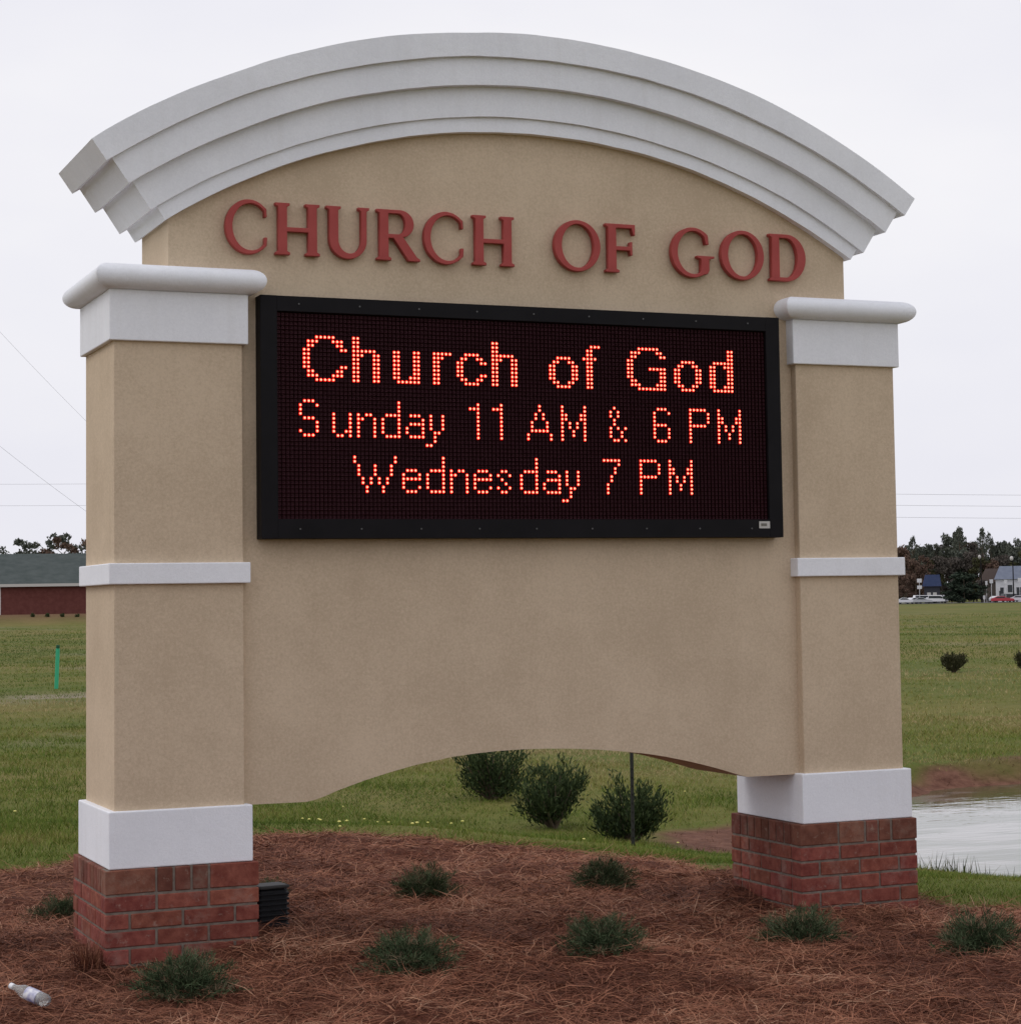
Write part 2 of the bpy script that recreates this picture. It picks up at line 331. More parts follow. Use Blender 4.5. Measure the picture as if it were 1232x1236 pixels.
# pine straw needles, far too many to count
def ribbons(p0, d1, d2, l1, w, side, rnd):
    """bent two-piece ribbons: p0 start, unit dirs, length each, width, side vector"""
    p1 = p0+d1*l1[:, None]; p2 = p1+d2*l1[:, None]; s = side*w[:, None]/2
    n = len(p0); V = np.stack([p0-s, p0+s, p1-s, p1+s, p2-s*.3, p2+s*.3], 1).reshape(-1, 3)
    k = np.arange(n)*6; F = np.concatenate([np.stack([k, k+1, k+3, k+2], 1), np.stack([k+2, k+3, k+5, k+4], 1)])
    return V, F, np.repeat(rnd, 6)
def straw(N, seed, bounds, lmin=.03, lmax=.085, wid=.0023):
    R = np.random.default_rng(seed)
    x = R.uniform(bounds[0], bounds[1], N); y = R.uniform(bounds[2], bounds[3], N)
    z, d = mulch_z(x, y)
    inp = np.zeros(N, bool)
    for a, b in PIERS: inp |= (x > a-.02) & (x < b+.02) & (np.abs(y) < .35)
    k = (d < .06+.1*R.random(N)**3) & ~inp & (R.random(N) < .55+.9*(vnoise(x, y, .22, 31)+.3)); x, y, z = x[k], y[k], z[k]; n = len(x)
    dist = np.hypot(x+1.94, y+8.69)
    th = R.uniform(0, 2*np.pi, n)+2.0*vnoise(x, y, .3, 33); el = R.normal(.10, .20, n)
    th2 = th+R.normal(0, .35, n); el2 = el-np.abs(R.normal(.25, .2, n))
    d1 = np.stack([np.cos(th)*np.cos(el), np.sin(th)*np.cos(el), np.sin(el)], 1)
    d2 = np.stack([np.cos(th2)*np.cos(el2), np.sin(th2)*np.cos(el2), np.sin(el2)], 1)
    side = np.stack([-np.sin(th), np.cos(th), R.normal(0, .5, n)], 1); side /= np.linalg.norm(side, axis=1)[:, None]
    l = R.uniform(lmin, lmax, n); w = np.full(n, wid)*R.uniform(.7, 1.3, n)*(dist/8)**.5
    p0 = np.stack([x, y, z+R.uniform(-.004, .016, n)], 1)
    rnd = np.clip(R.beta(2.0, 2.6, n)+.40*vnoise(x, y, .7, 34)+.45*vnoise(x, y, .16, 35), 0, 1)
    return ribbons(p0, d1, d2, l, w, side, rnd)
STRAW = mat('pine_straw', (.2, .07, .04), .8, .2, attr=('rnd', [(0, (.080, .031, .020)), (.35, (.180, .069, .040)), (.62, (.285, .116, .066)), (.86, (.39, .19, .112)), (1, (.46, .27, .175))]))
A = [straw(210000, 1, (-2.4, 4.4, -2.9, 1.5)), straw(80000, 2, (-3.2, 4.4, 1.5, 5.8)), straw(45000, 3, (-5.5, 4.9, -5.8, 5.8))]
off = np.cumsum([0]+[len(a[0]) for a in A])
me = np_mesh('pine_straw', np.concatenate([a[0] for a in A]), np.concatenate([a[1]+o_ for a, o_ in zip(A, off)]), STRAW, False, {'rnd': np.concatenate([a[2] for a in A])})
tag(link('pine_straw', me), 'loose reddish brown pine straw covering the bed under the sign', 'mulch', kind='stuff')

# grass blades: single tapering triangles, taller and fewer with distance
def blades(N, seed, r0, r1, a0, a1):
    R = np.random.default_rng(seed)
    r = r0*(r1/r0)**R.random(N); a = R.uniform(a0, a1, N)
    x = -1.94+r*np.sin(a); y = -8.69+r*np.cos(a)
    dm = sdf(MULCH, x, y)+.28*vnoise(x, y, .45, 21)+.12*vnoise(x, y, .15, 22)
    dpn = sdf(POND, x, y)+.5*vnoise(x, y, .9, 8); fb = smooth(-1.5, 2.5, (y-5.8)+.35*(x-6))
    k = (dm > .0) & np.where(fb > .5, dpn > .22+.5*R.random(N), dpn > .25*R.random(N)) & (sdf(PATCH, x, y)+.3*vnoise(x, y, .5, 17) > .1*R.random(N)) & (R.random(N) < .75+1.3*vnoise(x, y, .5, 41))
    k &= R.random(N) > smooth(90, 200, r)*.97
    x, y, r = x[k], y[k], r[k]; n = len(x); z = ground(x, y)
    h = (.016+.024*R.random(n)**2)*(r/10)**.36*(1+.9*vnoise(x, y, .7, 42)+.5*vnoise(x, y, 4, 47)); w = .0036*(r/10)**.85*R.uniform(.7, 1.4, n)
    th = R.uniform(0, 2*np.pi, n); ln = R.normal(0, .55, (n, 2))
    s = np.stack([np.cos(th), np.sin(th), np.zeros(n)], 1)*w[:, None]/2; p = np.stack([x, y, z-.003], 1)
    t = p+np.stack([ln[:, 0]*h, ln[:, 1]*h, h], 1)
    V = np.stack([p-s, p+s, t], 1).reshape(-1, 3); F = np.arange(3*n).reshape(-1, 3)
    rn = np.clip(R.beta(2.2, 3.0, n)*.8+.55*vnoise(x, y, 1.8, 43)+.40*vnoise(x, y, .6, 48)+.75*vnoise(x, y, 7, 44)*smooth(14, 25, r)+.8*vnoise(x, y*.5, 3.3, 49)*smooth(20, 28, r)+.60*smooth(17, 25, r+3*vnoise(x, y, 2., 52))*(1-smooth(42, 58, r))*smooth(4, 9, x)-.02, 0, 1)
    return V, F, np.repeat(rn, 3)
GRASS = mat('grass_blades', (.08, .1, .03), .7, .2, attr=('rnd', [(0, (.062, .100, .012)), (.32, (.110, .168, .020)), (.55, (.175, .200, .034)), (.78, (.27, .225, .075)), (1, (.38, .30, .15))]))
A = [blades(640000, 5, 8.5, 30, .06, .74), blades(340000, 6, 28, 200, .06, .74)]
off = np.cumsum([0]+[len(a[0]) for a in A])
me = np_mesh('lawn_grass', np.concatenate([a[0] for a in A]), np.concatenate([a[1]+o_ for a, o_ in zip(A, off)]), GRASS, False, {'rnd': np.concatenate([a[2] for a in A])})
tag(link('lawn_grass', me), 'rough green and straw coloured grass of the field around the pine straw bed', 'grass', kind='stuff')

# taller dark sedge along the near shore of the pond
def sedge():
    R = np.random.default_rng(9); N = 30000
    x = R.uniform(5.4, 14, N); y = R.uniform(-3, 7, N); d = sdf(POND, x, y)+.25*vnoise(x, y, .8, 5)+.5*vnoise(x, y, 2.5, 6)
    k = (d > -.16) & (d < .22) & (((y-5.8)+.35*(x-6)) < 2) & (R.random(N) < .5+1.4*vnoise(x, y, .35, 51)); x, y = x[k], y[k]; n = len(x)
    z = np.maximum(ground(x, y), WATER_Z-.05); h = R.uniform(.05, .16, n); th = R.uniform(0, 6.28, n); w = .009
    s = np.stack([np.cos(th), np.sin(th), 0*th], 1)*w/2; p = np.stack([x, y, z], 1); t = p+np.stack([R.normal(0, .3, n)*h, R.normal(0, .3, n)*h, h], 1)
    return np.stack([p-s, p+s, t], 1).reshape(-1, 3), np.arange(3*n).reshape(-1, 3), np.repeat(R.random(n), 3)
v_, f_, r_ = sedge()
SEDGE = mat('sedge', (.05, .06, .02), .7, .2, attr=('rnd', [(0, (.018, .026, .010)), (.7, (.06, .075, .025)), (1, (.16, .14, .06))]))
tag(link('shore_grass', np_mesh('shore_grass', v_, f_, SEDGE, False, {'rnd': r_})), 'taller dark grass fringe along the near shore of the pond', 'grass', kind='stuff')
# clods and dead stems on the bare far bank
R = np.random.default_rng(19); N = 26000
x = R.uniform(4.5, 20, N); y = R.uniform(4, 14, N); d = sdf(POND, x, y)+.5*vnoise(x, y, .9, 8)
k = (((d > .1) & (d < 1.0) & (((y-5.8)+.35*(x-6)) > -.5)) | (sdf(PATCH, x, y) < 0)) & (R.random(N) < .7); x, y = x[k], y[k]; n_ = len(x); z = ground(x, y); th = R.uniform(0, 6.28, n_); h = R.uniform(.01, .045, n_)
s = np.stack([np.cos(th), np.sin(th), 0*th], 1)*.005; p_ = np.stack([x, y, z-.01], 1); t_ = p_+np.stack([R.normal(0, .8, n_)*h, R.normal(0, .8, n_)*h, h], 1)
CLOD = mat('bank_litter', (.1, .06, .03), .9, .1, attr=('rnd', [(0, (.07, .034, .022)), (.6, (.15, .075, .046)), (1, (.27, .18, .11))]))
tag(link('bank_litter', np_mesh('bank_litter', np.stack([p_-s, p_+s, t_], 1).reshape(-1, 3), np.arange(3*n_).reshape(-1, 3), CLOD, False, {'rnd': np.repeat(R.random(n_), 3)})), 'reddish dead stems and litter on the bare far bank of the pond', 'litter', kind='stuff')

# tiny wild flowers in the lawn
bm = bmesh.new()
R = random.Random(4)
for (fx, fy, k) in [(2.35, 5.75, 7), (2.9, 6.3, 5), (3.6, 7.6, 4), (4.2, 4.6, 2), (1.6, 7.2, 3), (.6, 9, 3), (.2, 8, 3), (6.5, 9, 3), (5.2, 7.4, 3)]:
    for _ in range(k):
        x, y = fx+R.gauss(0, .35), fy+R.gauss(0, .5)
        if sdf(MULCH, np.array([x]), np.array([y]))[0] < .1: continue
        bmesh.ops.create_icosphere(bm, subdivisions=1, radius=R.uniform(.009, .015), matrix=Matrix.Translation((x, y, gz(x, y)+.05)) @ Matrix.Diagonal((1, 1, .5, 1)))
tag(link('wildflowers', bm_mesh('wildflowers', bm, mat('flower', (.75, .72, .2), .7, .2, var=(.80, .72, .25), vscale=.9, coord='World'))), 'tiny pale yellow and white flowers dotted over the lawn', 'flowers', kind='stuff')

# ------------------------------------------------------------------ the monument sign
SP = 3.0709; HS, HD = .2583, .2884
EB, EW, EM, EC = .0442, .0265, .0241, .0205
ZB, ZW, ZM0, ZM1, ZC0, ZC1, ZT = .4079, .630, 1.5109, 1.5937, 2.4724, 2.6752, 2.776
sign = empty('monument_sign', (SP/2, 0, -.15), label='large tan stucco church monument sign with white arched top on two brick footed pillars', cat='sign')
inv = Matrix.Translation((-SP/2, 0, .15))
def spart(name, bm, m, parent=None, smooth=False, label=None):
    """sign parts are modelled in world coordinates and shifted to the parent's origin"""
    par = parent or sign
    off = Vector((SP/2, 0, -.15)) + (Vector(par.get('_o', (0, 0, 0))) if par is not sign else Vector())
    bmesh.ops.translate(bm, verts=bm.verts, vec=-off)
    o = link(name, bm_mesh(name, bm, m, smooth), par)
    if label: o['label'] = label
    return o
YP = .245
# panel: straight sides, arched top hidden in the moulding, shallow arch cut out below
XC, ZCEN = 1.5324, .5105
RR = [3.3331, 3.2320, 3.1143, 2.9843, 2.9223]; YY = [.3651, .3421, .3012, .2862]; AA = [.6029, .5932, .5842, .5732]
low = [(.525, .622), (.56, .628), (.60, .640), (.66, .662), (.771, .696), (.88, .724), (.987, .748), (1.152, .775), (1.26, .785), (1.356, .7905), (1.47, .793), (1.584, .791), (1.70, .786), (1.815, .777), (1.93, .765), (2.052, .749), (2.15, .731), (2.252, .708), (2.33, .688), (2.415, .664), (2.50, .637), (2.545, .625)]
top = []
for i in range(49):
    x = 3.102+(-.0313-3.102)*i/48; top.append((x, ZCEN+math.sqrt((RR[4]+.03)**2-(x-XC)**2)))
bm = bmesh.new(); prism(bm, [(-.0313, .625)]+low+[(3.102, .625)]+top, -YP, YP)
panel = spart('panel', bm, TAN)
# arched moulding, four stepped bands
for i in range(4):
    ro, ri, yy, a = RR[i]+(.008 if i else 0), RR[i+1], YY[i], AA[i]
    N = 72; bm = bmesh.new(); rings = []
    for k in range(N+1):
        t = -a+2*a*k/N; s, c = math.sin(t), math.cos(t)
        wob = [float(vnoise(np.array([t*3.3]), np.array([0.]), w_, 60+i*3+q_)[0])*am for q_, (w_, am) in enumerate(((.35, .008), (.09, .003)))]
        dr = wob[0]+wob[1]; dy_ = wob[1]
        rings.append([bm.verts.new((XC+r*s, y, ZCEN+r*c)) for r, y in ((ro+(dr if i == 0 else 0), -yy+dy_), (ri-dr*.6, -yy+dy_), (ri-dr*.6, yy), (ro, yy))])
    for k in range(N):
        for j in range(4): bm.faces.new((rings[k][j], rings[k][(j+1) % 4], rings[k+1][(j+1) % 4], rings[k+1][j]))
    bm.faces.new(rings[0]); bm.faces.new(rings[-1][::-1])
    es = [e for e in bm.edges if len(e.link_faces) == 2 and e.calc_face_angle() > .5]
    bmesh.ops.bevel(bm, geom=es, offset=.0035, segments=2, affect='EDGES', profile=.5)
    spart('arch_band', bm, WHITE, smooth=False)

bcache = {}
def brick_obj(parent, x0, x1, y0, y1, z0, z1, m, rr):
    sx, sy, sz = round(x1-x0, 4), round(y1-y0, 4), round(z1-z0, 4); key = (sx, sy, sz, m.name)
    if key not in bcache:
        bm = bmesh.new(); box(bm, -sx/2, sx/2, -sy/2, sy/2, -sz/2, sz/2, .003, 1); bcache[key] = bm_mesh('brick', bm, m)
    po = Vector((SP/2, 0, -.15))+Vector(parent['_o'])
    link('brick', bcache[key], parent, Vector(((x0+x1)/2+rr.uniform(-.0012, .0012), (y0+y1)/2+rr.uniform(-.0015, .0015), (z0+z1)/2))-po, (rr.gauss(0, .004), rr.gauss(0, .006), rr.gauss(0, .004)))

for side, cx in ((0, 0.), (1, SP)):
    rr = random.Random(20+side)
    bm = bmesh.new(); box(bm, cx-HS, cx+HS, -HD, HD, ZW-.01, ZC0+.01, .004)
    pil = spart('pillar', bm, TAN)
    pil['_o'] = (0, 0, 0)
    bm = bmesh.new(); box(bm, cx-HS-EW, cx+HS+EW, -HD-EW, HD+EW, ZB, ZW, .005); spart('base_trim', bm, WHITE, pil)
    bm = bmesh.new(); box(bm, cx-HS-EM, cx+HS+EM, -HD-EM, HD+EM, ZM0, ZM1, .004); spart('middle_trim', bm, WHITE, pil)
    bm = bmesh.new(); box(bm, cx-HS-EC, cx+HS+EC, -HD-EC, HD+EC, ZC0, ZC1, .004); spart('cap_trim', bm, WHITE, pil)
    # bull-nosed cap, mitred at the corners
    bm = bmesh.new(); rings = []; n = 14; hz = (ZT-ZC1)/2; zc = (ZT+ZC1)/2
    prof = [(-.05, ZC1-.001)]+[(.0+.062*math.cos(a), zc+hz*math.sin(a)) for a in [(-.5+k/n)*math.pi for k in range(n+1)]]+[(-.10, ZT+.004)]
    for e, z in prof:
        hx, hy = HS+EC+e, HD+EC+e; rings.append([bm.verts.new((cx+sx*hx, sy*hy, z)) for sx, sy in ((-1, -1), (1, -1), (1, 1), (-1, 1))])
    for a, b_ in zip(rings[:-1], rings[1:]):
        for j in range(4): bm.faces.new((a[j], a[(j+1) % 4], b_[(j+1) % 4], b_[j]))
    bm.faces.new(rings[0][::-1]); bm.faces.new(rings[-1])
    corner = [e for e in bm.edges if abs(abs(e.verts[0].co.x-cx)-abs(e.verts[1].co.x-cx)) > 1e-6 or abs(e.verts[0].co.z-e.verts[1].co.z) > 1e-6]
    cap = spart('cap', bm, WHITE, pil, smooth=True)
    cm = cap.data
    ed = [False]*len(cm.edges)
    for k, e in enumerate(cm.edges):
        v0, v1 = cm.vertices[e.vertices[0]].co, cm.vertices[e.vertices[1]].co
        if abs(v0.x-v1.x) > 1e-6 and abs(v0.y-v1.y) > 1e-6 or (abs(v0.z-v1.z) > 1e-6 and abs(v0.x-v1.x) < 1e-6 and abs(v0.y-v1.y) < 1e-6): ed[k] = True
    sh = cm.attributes.new('sharp_edge', 'BOOLEAN', 'EDGE'); sh.data.foreach_set('value', ed)
    # brick pedestal: mortar core and single bricks
    bxo = cx if side == 0 else cx-.008
    X0, X1, Y0, Y1 = bxo-HS-EB, bxo+HS+EB, -HD-EB, HD+EB
    bm = bmesh.new(); box(bm, X0+.006, X1-.006, Y0+.006, Y1-.006, -.30, ZB-.002)
    ped = spart('pedestal', bm, MORTAR); ped['_o'] = (0, 0, 0)
    J = .010; z1 = ZB-.001; T = .088; wdt = X1-X0
    def row(seq, total, start):
        sc = (total-J*(len(seq)-1))/sum(seq); out = []; p = start
        for s in seq: out.append((p, p+s*sc)); p += s*sc+J
        return out
    course = 0
    while z1 > -.16:
        h = .092 if course == 0 else .0575
        z0 = z1-h
        mt = (BRICKB if course == 0 else BRICK)
        if course == 0: fs = [.195, .06, .06, .06, .195] if side == 0 else [.195, .13, .06, .06, .13]; ss = [.06]*7
        elif course % 2: fs = [.195]*3; ss = [.195, .195, .075]
        else: fs = [.09, .195, .195, .09]; ss = [.09, .195, .195]
        for a, b_ in row(fs, wdt, X0):
            brick_obj(ped, a, b_, Y0, Y0+T, z0, z1, BRICK if (course == 0 and side == 0 and a > X0+.38) else mt, rr)
            brick_obj(ped, a, b_, Y1-T, Y1, z0, z1, mt, rr)
        for a, b_ in row(ss, (Y1-T-J)-(Y0+T+J), Y0+T+J):
            brick_obj(ped, X0, X0+T, a, b_, z0, z1, mt, rr); brick_obj(ped, X1-T, X1, a, b_, z0, z1, mt, rr)
        z1 = z0-J; course += 1

# ------------------------------------------------------------------ raised serif letters (outlines drawn as curves, in cap-height units)
def arc(cx, cy, rx, ry, a0, a1, n=18):
    return [(cx+rx*math.cos(math.radians(a0+(a1-a0)*i/n)), cy+ry*math.sin(math.radians(a0+(a1-a0)*i/n))) for i in range(n+1)]
ST, TH, SF, SE = .185, .075, .045, .055        # stem, thin stroke, serif thickness, serif overhang
def gC(w):
    o = arc(w*.56, .5, w*.56, .525, 40, 320, 36)
    i_ = arc(w*.61, .5, w*.44, .45, 316, 44, 34)
    return [[(w*.99, .70)]+[(w*.985, .84)]+o+[(w*.985, .16), (w*1.0, .31), (w*.93, .31)]+i_+[(w*.93, .70)]]
def gO(w): return [arc(w/2, .5, w/2, .525, 0, 360, 48)[:-1], arc(w/2+.01, .5, w/2-.158, .445, 0, 360, 48)[:-1][::-1]]
def gH(w):
    a = SE; b = a+ST*.95; c = w-SE-ST*.95; d = w-SE
    return [[(0, 0), (b+SE, 0), (b+SE, SF), (b, SF+.03), (b, .45), (c, .45), (c, SF+.03), (c-SE, SF), (c-SE, 0), (w, 0), (w, SF), (d, SF+.03), (d, 1-SF-.03), (w, 1-SF), (w, 1), (c-SE, 1), (c-SE, 1-SF), (c, 1-SF-.03), (c, .535), (b, .535), (b, 1-SF-.03), (b+SE, 1-SF), (b+SE, 1), (0, 1), (0, 1-SF), (a, 1-SF-.03), (a, SF+.03), (0, SF)]]
def gU(w):
    a = SE; b = a+ST; d = w-SE; c = d-ST*.62
    out = [(0, 1), (0, 1-SF), (a, 1-SF-.03)]+arc((a+d)/2, .36, (d-a)/2, .38, 180, 360, 22)+[(d, 1-SF-.03), (w, 1-SF), (w, 1), (c-SE, 1), (c-SE, 1-SF), (c, 1-SF-.03)]
    out += arc((b+c)/2, .36, (c-b)/2, .27, 360, 180, 20)+[(b, 1-SF-.03), (b+SE, 1-SF), (b+SE, 1)]
    return [out]
def gR(w):
    a = SE; b = a+ST
    out = [(0, 0), (b+SE, 0), (b+SE, SF), (b, SF+.03), (b, .44), (b+.10, .44), (w-.25, SF*.4), (w-.23, 0), (w, 0), (w, SF), (w-.06, SF+.03), (b+.30, .47)]
    out += arc(w*.53, .725, w*.33, .275, -68, 90, 18)[0:]+[(0, 1), (0, 1-SF), (a, 1-SF-.03), (a, SF+.03), (0, SF)]
    hole = [(b, .925), (b, .52)]+arc(w*.50, .7225, w*.16, .2025, -90, 90, 14)
    return [out, hole]
def gF(w):
    a = SE; b = a+ST
    return [[(0, 0), (b+SE+.01, 0), (b+SE+.01, SF), (b, SF+.03), (b, .46), (w*.80, .46), (w*.83, .36), (w*.90, .36), (w*.90, .64), (w*.83, .64), (w*.80, .54), (b, .54), (b, .92), (w*.88, .92), (w*.93, .78), (w, .78), (w, 1), (0, 1), (0, 1-SF), (a, 1-SF-.03), (a, SF+.03), (0, SF)]]
def gG(w):
    o = arc(w*.50, .5, w*.50, .525, 46, 300, 36)
    i_ = arc(w*.52, .5, w*.37, .45, 292, 48, 34)
    return [[(w*.87, .68), (w*.86, .84)]+o+[(w*.84, .06), (w*.88, .14), (w*.88, .37), (w*1.0, .40), (w*1.0, .44), (w*.60, .44), (w*.60, .40), (w*.69, .37), (w*.69, .12)]+i_+[(w*.80, .68)]]
def gD(w):
    a = SE; b = a+ST
    out = [(0, 0)]+arc(w*.48, .5, w*.52, .5, -90, 90, 26)+[(0, 1), (0, 1-SF), (a, 1-SF-.03), (a, SF+.03), (0, SF)]
    hole = [(b, .92), (b, .08)]+arc(w*.46, .5, w*.54-.20, .42, -90, 90, 22)
    return [out, hole]
CAPH, BASE = .2145, 2.8515
glyphs = [('C', gC, .194, .368), ('H', gH, .402, .590), ('U', gU, .618, .804), ('R', gR, .836, 1.026), ('C', gC, 1.043, 1.222), ('H', gH, 1.263, 1.453),
          ('O', gO, 1.639, 1.858), ('F', gF, 1.883, 2.026), ('G', gG, 2.202, 2.416), ('O', gO, 2.450, 2.668), ('D', gD, 2.697, 2.884)]
seen = {}
for ch, fn, x0, x1 in glyphs:
    cu = bpy.data.curves.new('letter', 'CURVE'); cu.dimensions = '2D'; cu.fill_mode = 'BOTH'; cu.extrude = .0125; cu.bevel_depth = .0022; cu.bevel_resolution = 1; cu.offset = -.0022
    for pl in fn((x1-x0)/CAPH):
        sp = cu.splines.new('POLY'); sp.points.add(len(pl)-1); sp.use_cyclic_u = True
        for pt, (a, b_) in zip(sp.points, pl): pt.co = (a*CAPH, b_*CAPH, 0, 1)
    tmp = bpy.data.objects.new('tmp', cu); COL.objects.link(tmp); bpy.context.view_layer.update()
    me = bpy.data.meshes.new_from_object(tmp.evaluated_get(bpy.context.evaluated_depsgraph_get())); bpy.data.objects.remove(tmp)
    me.materials.clear(); me.materials.append(LETTER)
    o = link('letter', me, sign, Vector((x0, -YP-.0205, BASE))-Vector((SP/2, 0, -.15)), (math.pi/2, 0, 0))
    seen[ch] = seen.get(ch, 0)+1
    o['label'] = 'raised red serif letter %s on the tan panel' % ch
    bm = bmesh.new()
    for dx in (.3, .7):
        for dz in (.25, .75): cyl(bm, (0+(x1-x0)*.16, 0, CAPH*dz), (0+(x1-x0)*.16, .012, CAPH*dz), .004, n=6)

# ------------------------------------------------------------------ LED message board
LX0, LX1, LZ0, LZ1, LY = .3249, 2.7124, 1.6866, 2.6758, -.325
led = empty('message_board', ((LX0+LX1)/2, LY+.04, LZ0), label='black electronic message board showing red lit service times on the sign panel', cat='message board')
lo = Vector((-(LX0+LX1)/2, -(LY+.04), -LZ0))
def lpart(name, bm, m, parent=None, smooth=False):
    bmesh.ops.translate(bm, verts=bm.verts, vec=lo); return link(name, bm_mesh(name, bm, m, smooth), parent or led)
BL, BT, BB = .0690, .0640, .0795
bm = bmesh.new(); ys = (LY, -YP-.001)
box(bm, LX0, LX0+BL, *ys, LZ0, LZ1, .002, 1); box(bm, LX1-BL, LX1, *ys, LZ0, LZ1, .002, 1)
box(bm, LX0+BL-.001, LX1-BL+.001, ys[0]+.0006, ys[1]-.001, LZ1-BT, LZ1-.0006, .0015, 1); box(bm, LX0+BL-.001, LX1-BL+.001, ys[0]+.0006, ys[1]-.001, LZ0+.0006, LZ0+BB, .0015, 1)
lpart('frame', bm, FRAME)
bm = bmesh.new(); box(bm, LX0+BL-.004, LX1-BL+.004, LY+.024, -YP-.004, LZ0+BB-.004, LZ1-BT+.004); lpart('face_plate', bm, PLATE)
PX = .01755; C0, R0 = .5115, 2.5135          # centre of column 0 / row 0 of the text grid
cols = range(-6, 122); rows = range(-5, 43)
bm = bmesh.new(); FY = LY+.024
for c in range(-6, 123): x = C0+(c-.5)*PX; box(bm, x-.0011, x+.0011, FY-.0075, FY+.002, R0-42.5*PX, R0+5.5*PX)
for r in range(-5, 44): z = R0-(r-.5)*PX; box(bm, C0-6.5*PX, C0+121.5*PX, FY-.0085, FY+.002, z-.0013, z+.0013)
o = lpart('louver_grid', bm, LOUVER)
def row_text():
    T = {}
    def put(word, spec):
        for k, v in spec.items(): T.setdefault(word, []).extend((c, r) for r in ([k] if isinstance(k, int) else range(k[0], k[1]+1)) for c in v)
    n3 = range
    put('C', {0: [3, 4, 5, 6, 7], 1: [1, 2, 3, 7, 8, 9], 2: [1, 2, 8, 9], 3: [0, 1, 9, 10], (4, 6): [0, 1], 7: [0, 1, 9, 10], 8: [1, 2, 8, 9], 9: [1, 2, 3, 7, 8, 9], 10: [3, 4, 5, 6, 7]})
    for nm, b in (('h', 12), ('h2', 47)): put(nm, {(0, 2): [b, b+1], 3: list(n3(b, b+6)), 4: [b, b+1, b+2, b+5, b+6], (5, 10): [b, b+1, b+5, b+6]})
    put('u', {(3, 8): [22, 23, 27, 28], 9: [22, 23, 26, 27, 28], 10: list(n3(23, 29))})
    put('r', {3: list(n3(32, 37)), 4: [32, 33, 34], (5, 10): [32, 33]})
    put('c', {3: [40, 41, 42, 43], 4: [39, 40, 43, 44], 5: [38, 39, 44, 45], (6, 7): [38, 39], 8: [38, 39, 44, 45], 9: [39, 40, 43, 44], 10: [40, 41, 42, 43]})
    for nm, b in (('o', 62), ('o2', 96)): put(nm, {3: list(n3(b+2, b+6)), 4: [b+1, b+2, b+5, b+6], (5, 8): [b, b+1, b+6, b+7], 9: [b+1, b+2, b+5, b+6], 10: list(n3(b+2, b+6))})
    put('f', {0: [73, 74, 75], (1, 2): [72, 73], 3: [71, 72, 73, 74], (4, 10): [72, 73]})
    put('G', {0: list(n3(86, 92)), 1: [84, 85, 86, 91, 92], 2: [84, 85, 92, 93], (3, 4): [83, 84], 5: [83, 84]+list(n3(89, 94)), (6, 7): [83, 84, 92, 93], 8: [84, 85, 92, 93], 9: [84, 85, 86, 91, 92, 93], 10: list(n3(86, 94))})
    put('d', {(0, 2): [111, 112], 3: list(n3(107, 113)), 4: [106, 107, 110, 111, 112], (5, 8): [106, 107, 111, 112], 9: [106, 107, 110, 111, 112], 10: list(n3(107, 113))})
    def small(k, ch, b, t):
        D = {'S': {0: [1, 2, 3], 1: [0, 4], (2, 3): [0], 4: [1, 2, 3], (5, 6): [4], 7: [0, 4], 8: [1, 2, 3]},
             'u': {(3, 6): [0, 4], 7: [0, 3, 4], 8: [1, 2, 4]}, 'n': {3: [0, 2, 3], 4: [0, 1, 4], (5, 8): [0, 4]},
             'd': {(0, 2): [4], 3: [1, 2, 3, 4], (4, 7): [0, 4], 8: [1, 2, 3, 4]},
             'a': {3: [1, 2, 3], 4: [4], 5: [1, 2, 3, 4], (6, 7): [0, 4], 8: [1, 2, 3, 4]},
             'y': {(3, 6): [1, 4], 7: [2, 3], (8, 9): [2], 10: [0, 1]}, '1': {0: [2], 1: [0, 1, 2], (2, 8): [2]},
             'A': {(0, 1): [3], (2, 3): [2, 4], (4, 5): [1, 5], 6: [1, 2, 3, 4, 5], (7, 8): [0, 6]},
             'M': {(0, 1): [0, 6], (2, 3): [0, 1, 5, 6], (4, 5): [0, 2, 4, 6], (6, 7): [0, 3, 6], 8: [0, 6]},
             '&': {0: [1], (1, 2): [0, 2], (3, 4): [1], 5: [0, 2, 4], (6, 7): [0, 3], 8: [1, 2, 4]},
             '6': {0: [1, 2, 3], 1: [0, 4], (2, 3): [0], 4: [0, 1, 2, 3], (5, 7): [0, 4], 8: [1, 2, 3]},
             'P': {0: [0, 1, 2, 3, 4], (1, 3): [0, 5], 4: [0, 1, 2, 3, 4], (5, 8): [0]},
             '7': {0: [0, 1, 2, 3, 4], 1: [4], (2, 3): [3], (4, 5): [2], (6, 8): [1]},
             'e': {3: [1, 2, 3], 4: [0, 4], 5: [0, 1, 2, 3, 4], 6: [0], 7: [0, 4], 8: [1, 2, 3]},
             's': {3: [1, 2], 4: [0, 3], 5: [1], 6: [2], 7: [0, 3], 8: [1, 2]},
             'W': {(0, 1): [0, 10], (2, 4): [1, 5, 9], (5, 6): [2, 4, 6, 8], (7, 8): [3, 7]}}[ch]
        put(k, {(q+t if isinstance(q, int) else (q[0]+t, q[1]+t)): [c+b for c in v] for q, v in D.items()})
    for k, (ch, b) in enumerate([('S', -1), ('u', 7), ('n', 13), ('d', 19), ('a', 25), ('y', 30), ('1', 41), ('1', 47), ('A', 56), ('M', 65), ('&', 78), ('6', 90), ('P', 100), ('M', 108)]): small('b%d%s' % (k, ch), ch, b, 15)
    for k, (ch, b) in enumerate([('W', 12), ('e', 24), ('d', 30), ('n', 36), ('e', 42), ('s', 48), ('d', 54), ('a', 60), ('y', 65), ('7', 76), ('P', 86), ('M', 94)]): small('c%d%s' % (k, ch), ch, b, 28)
    return T
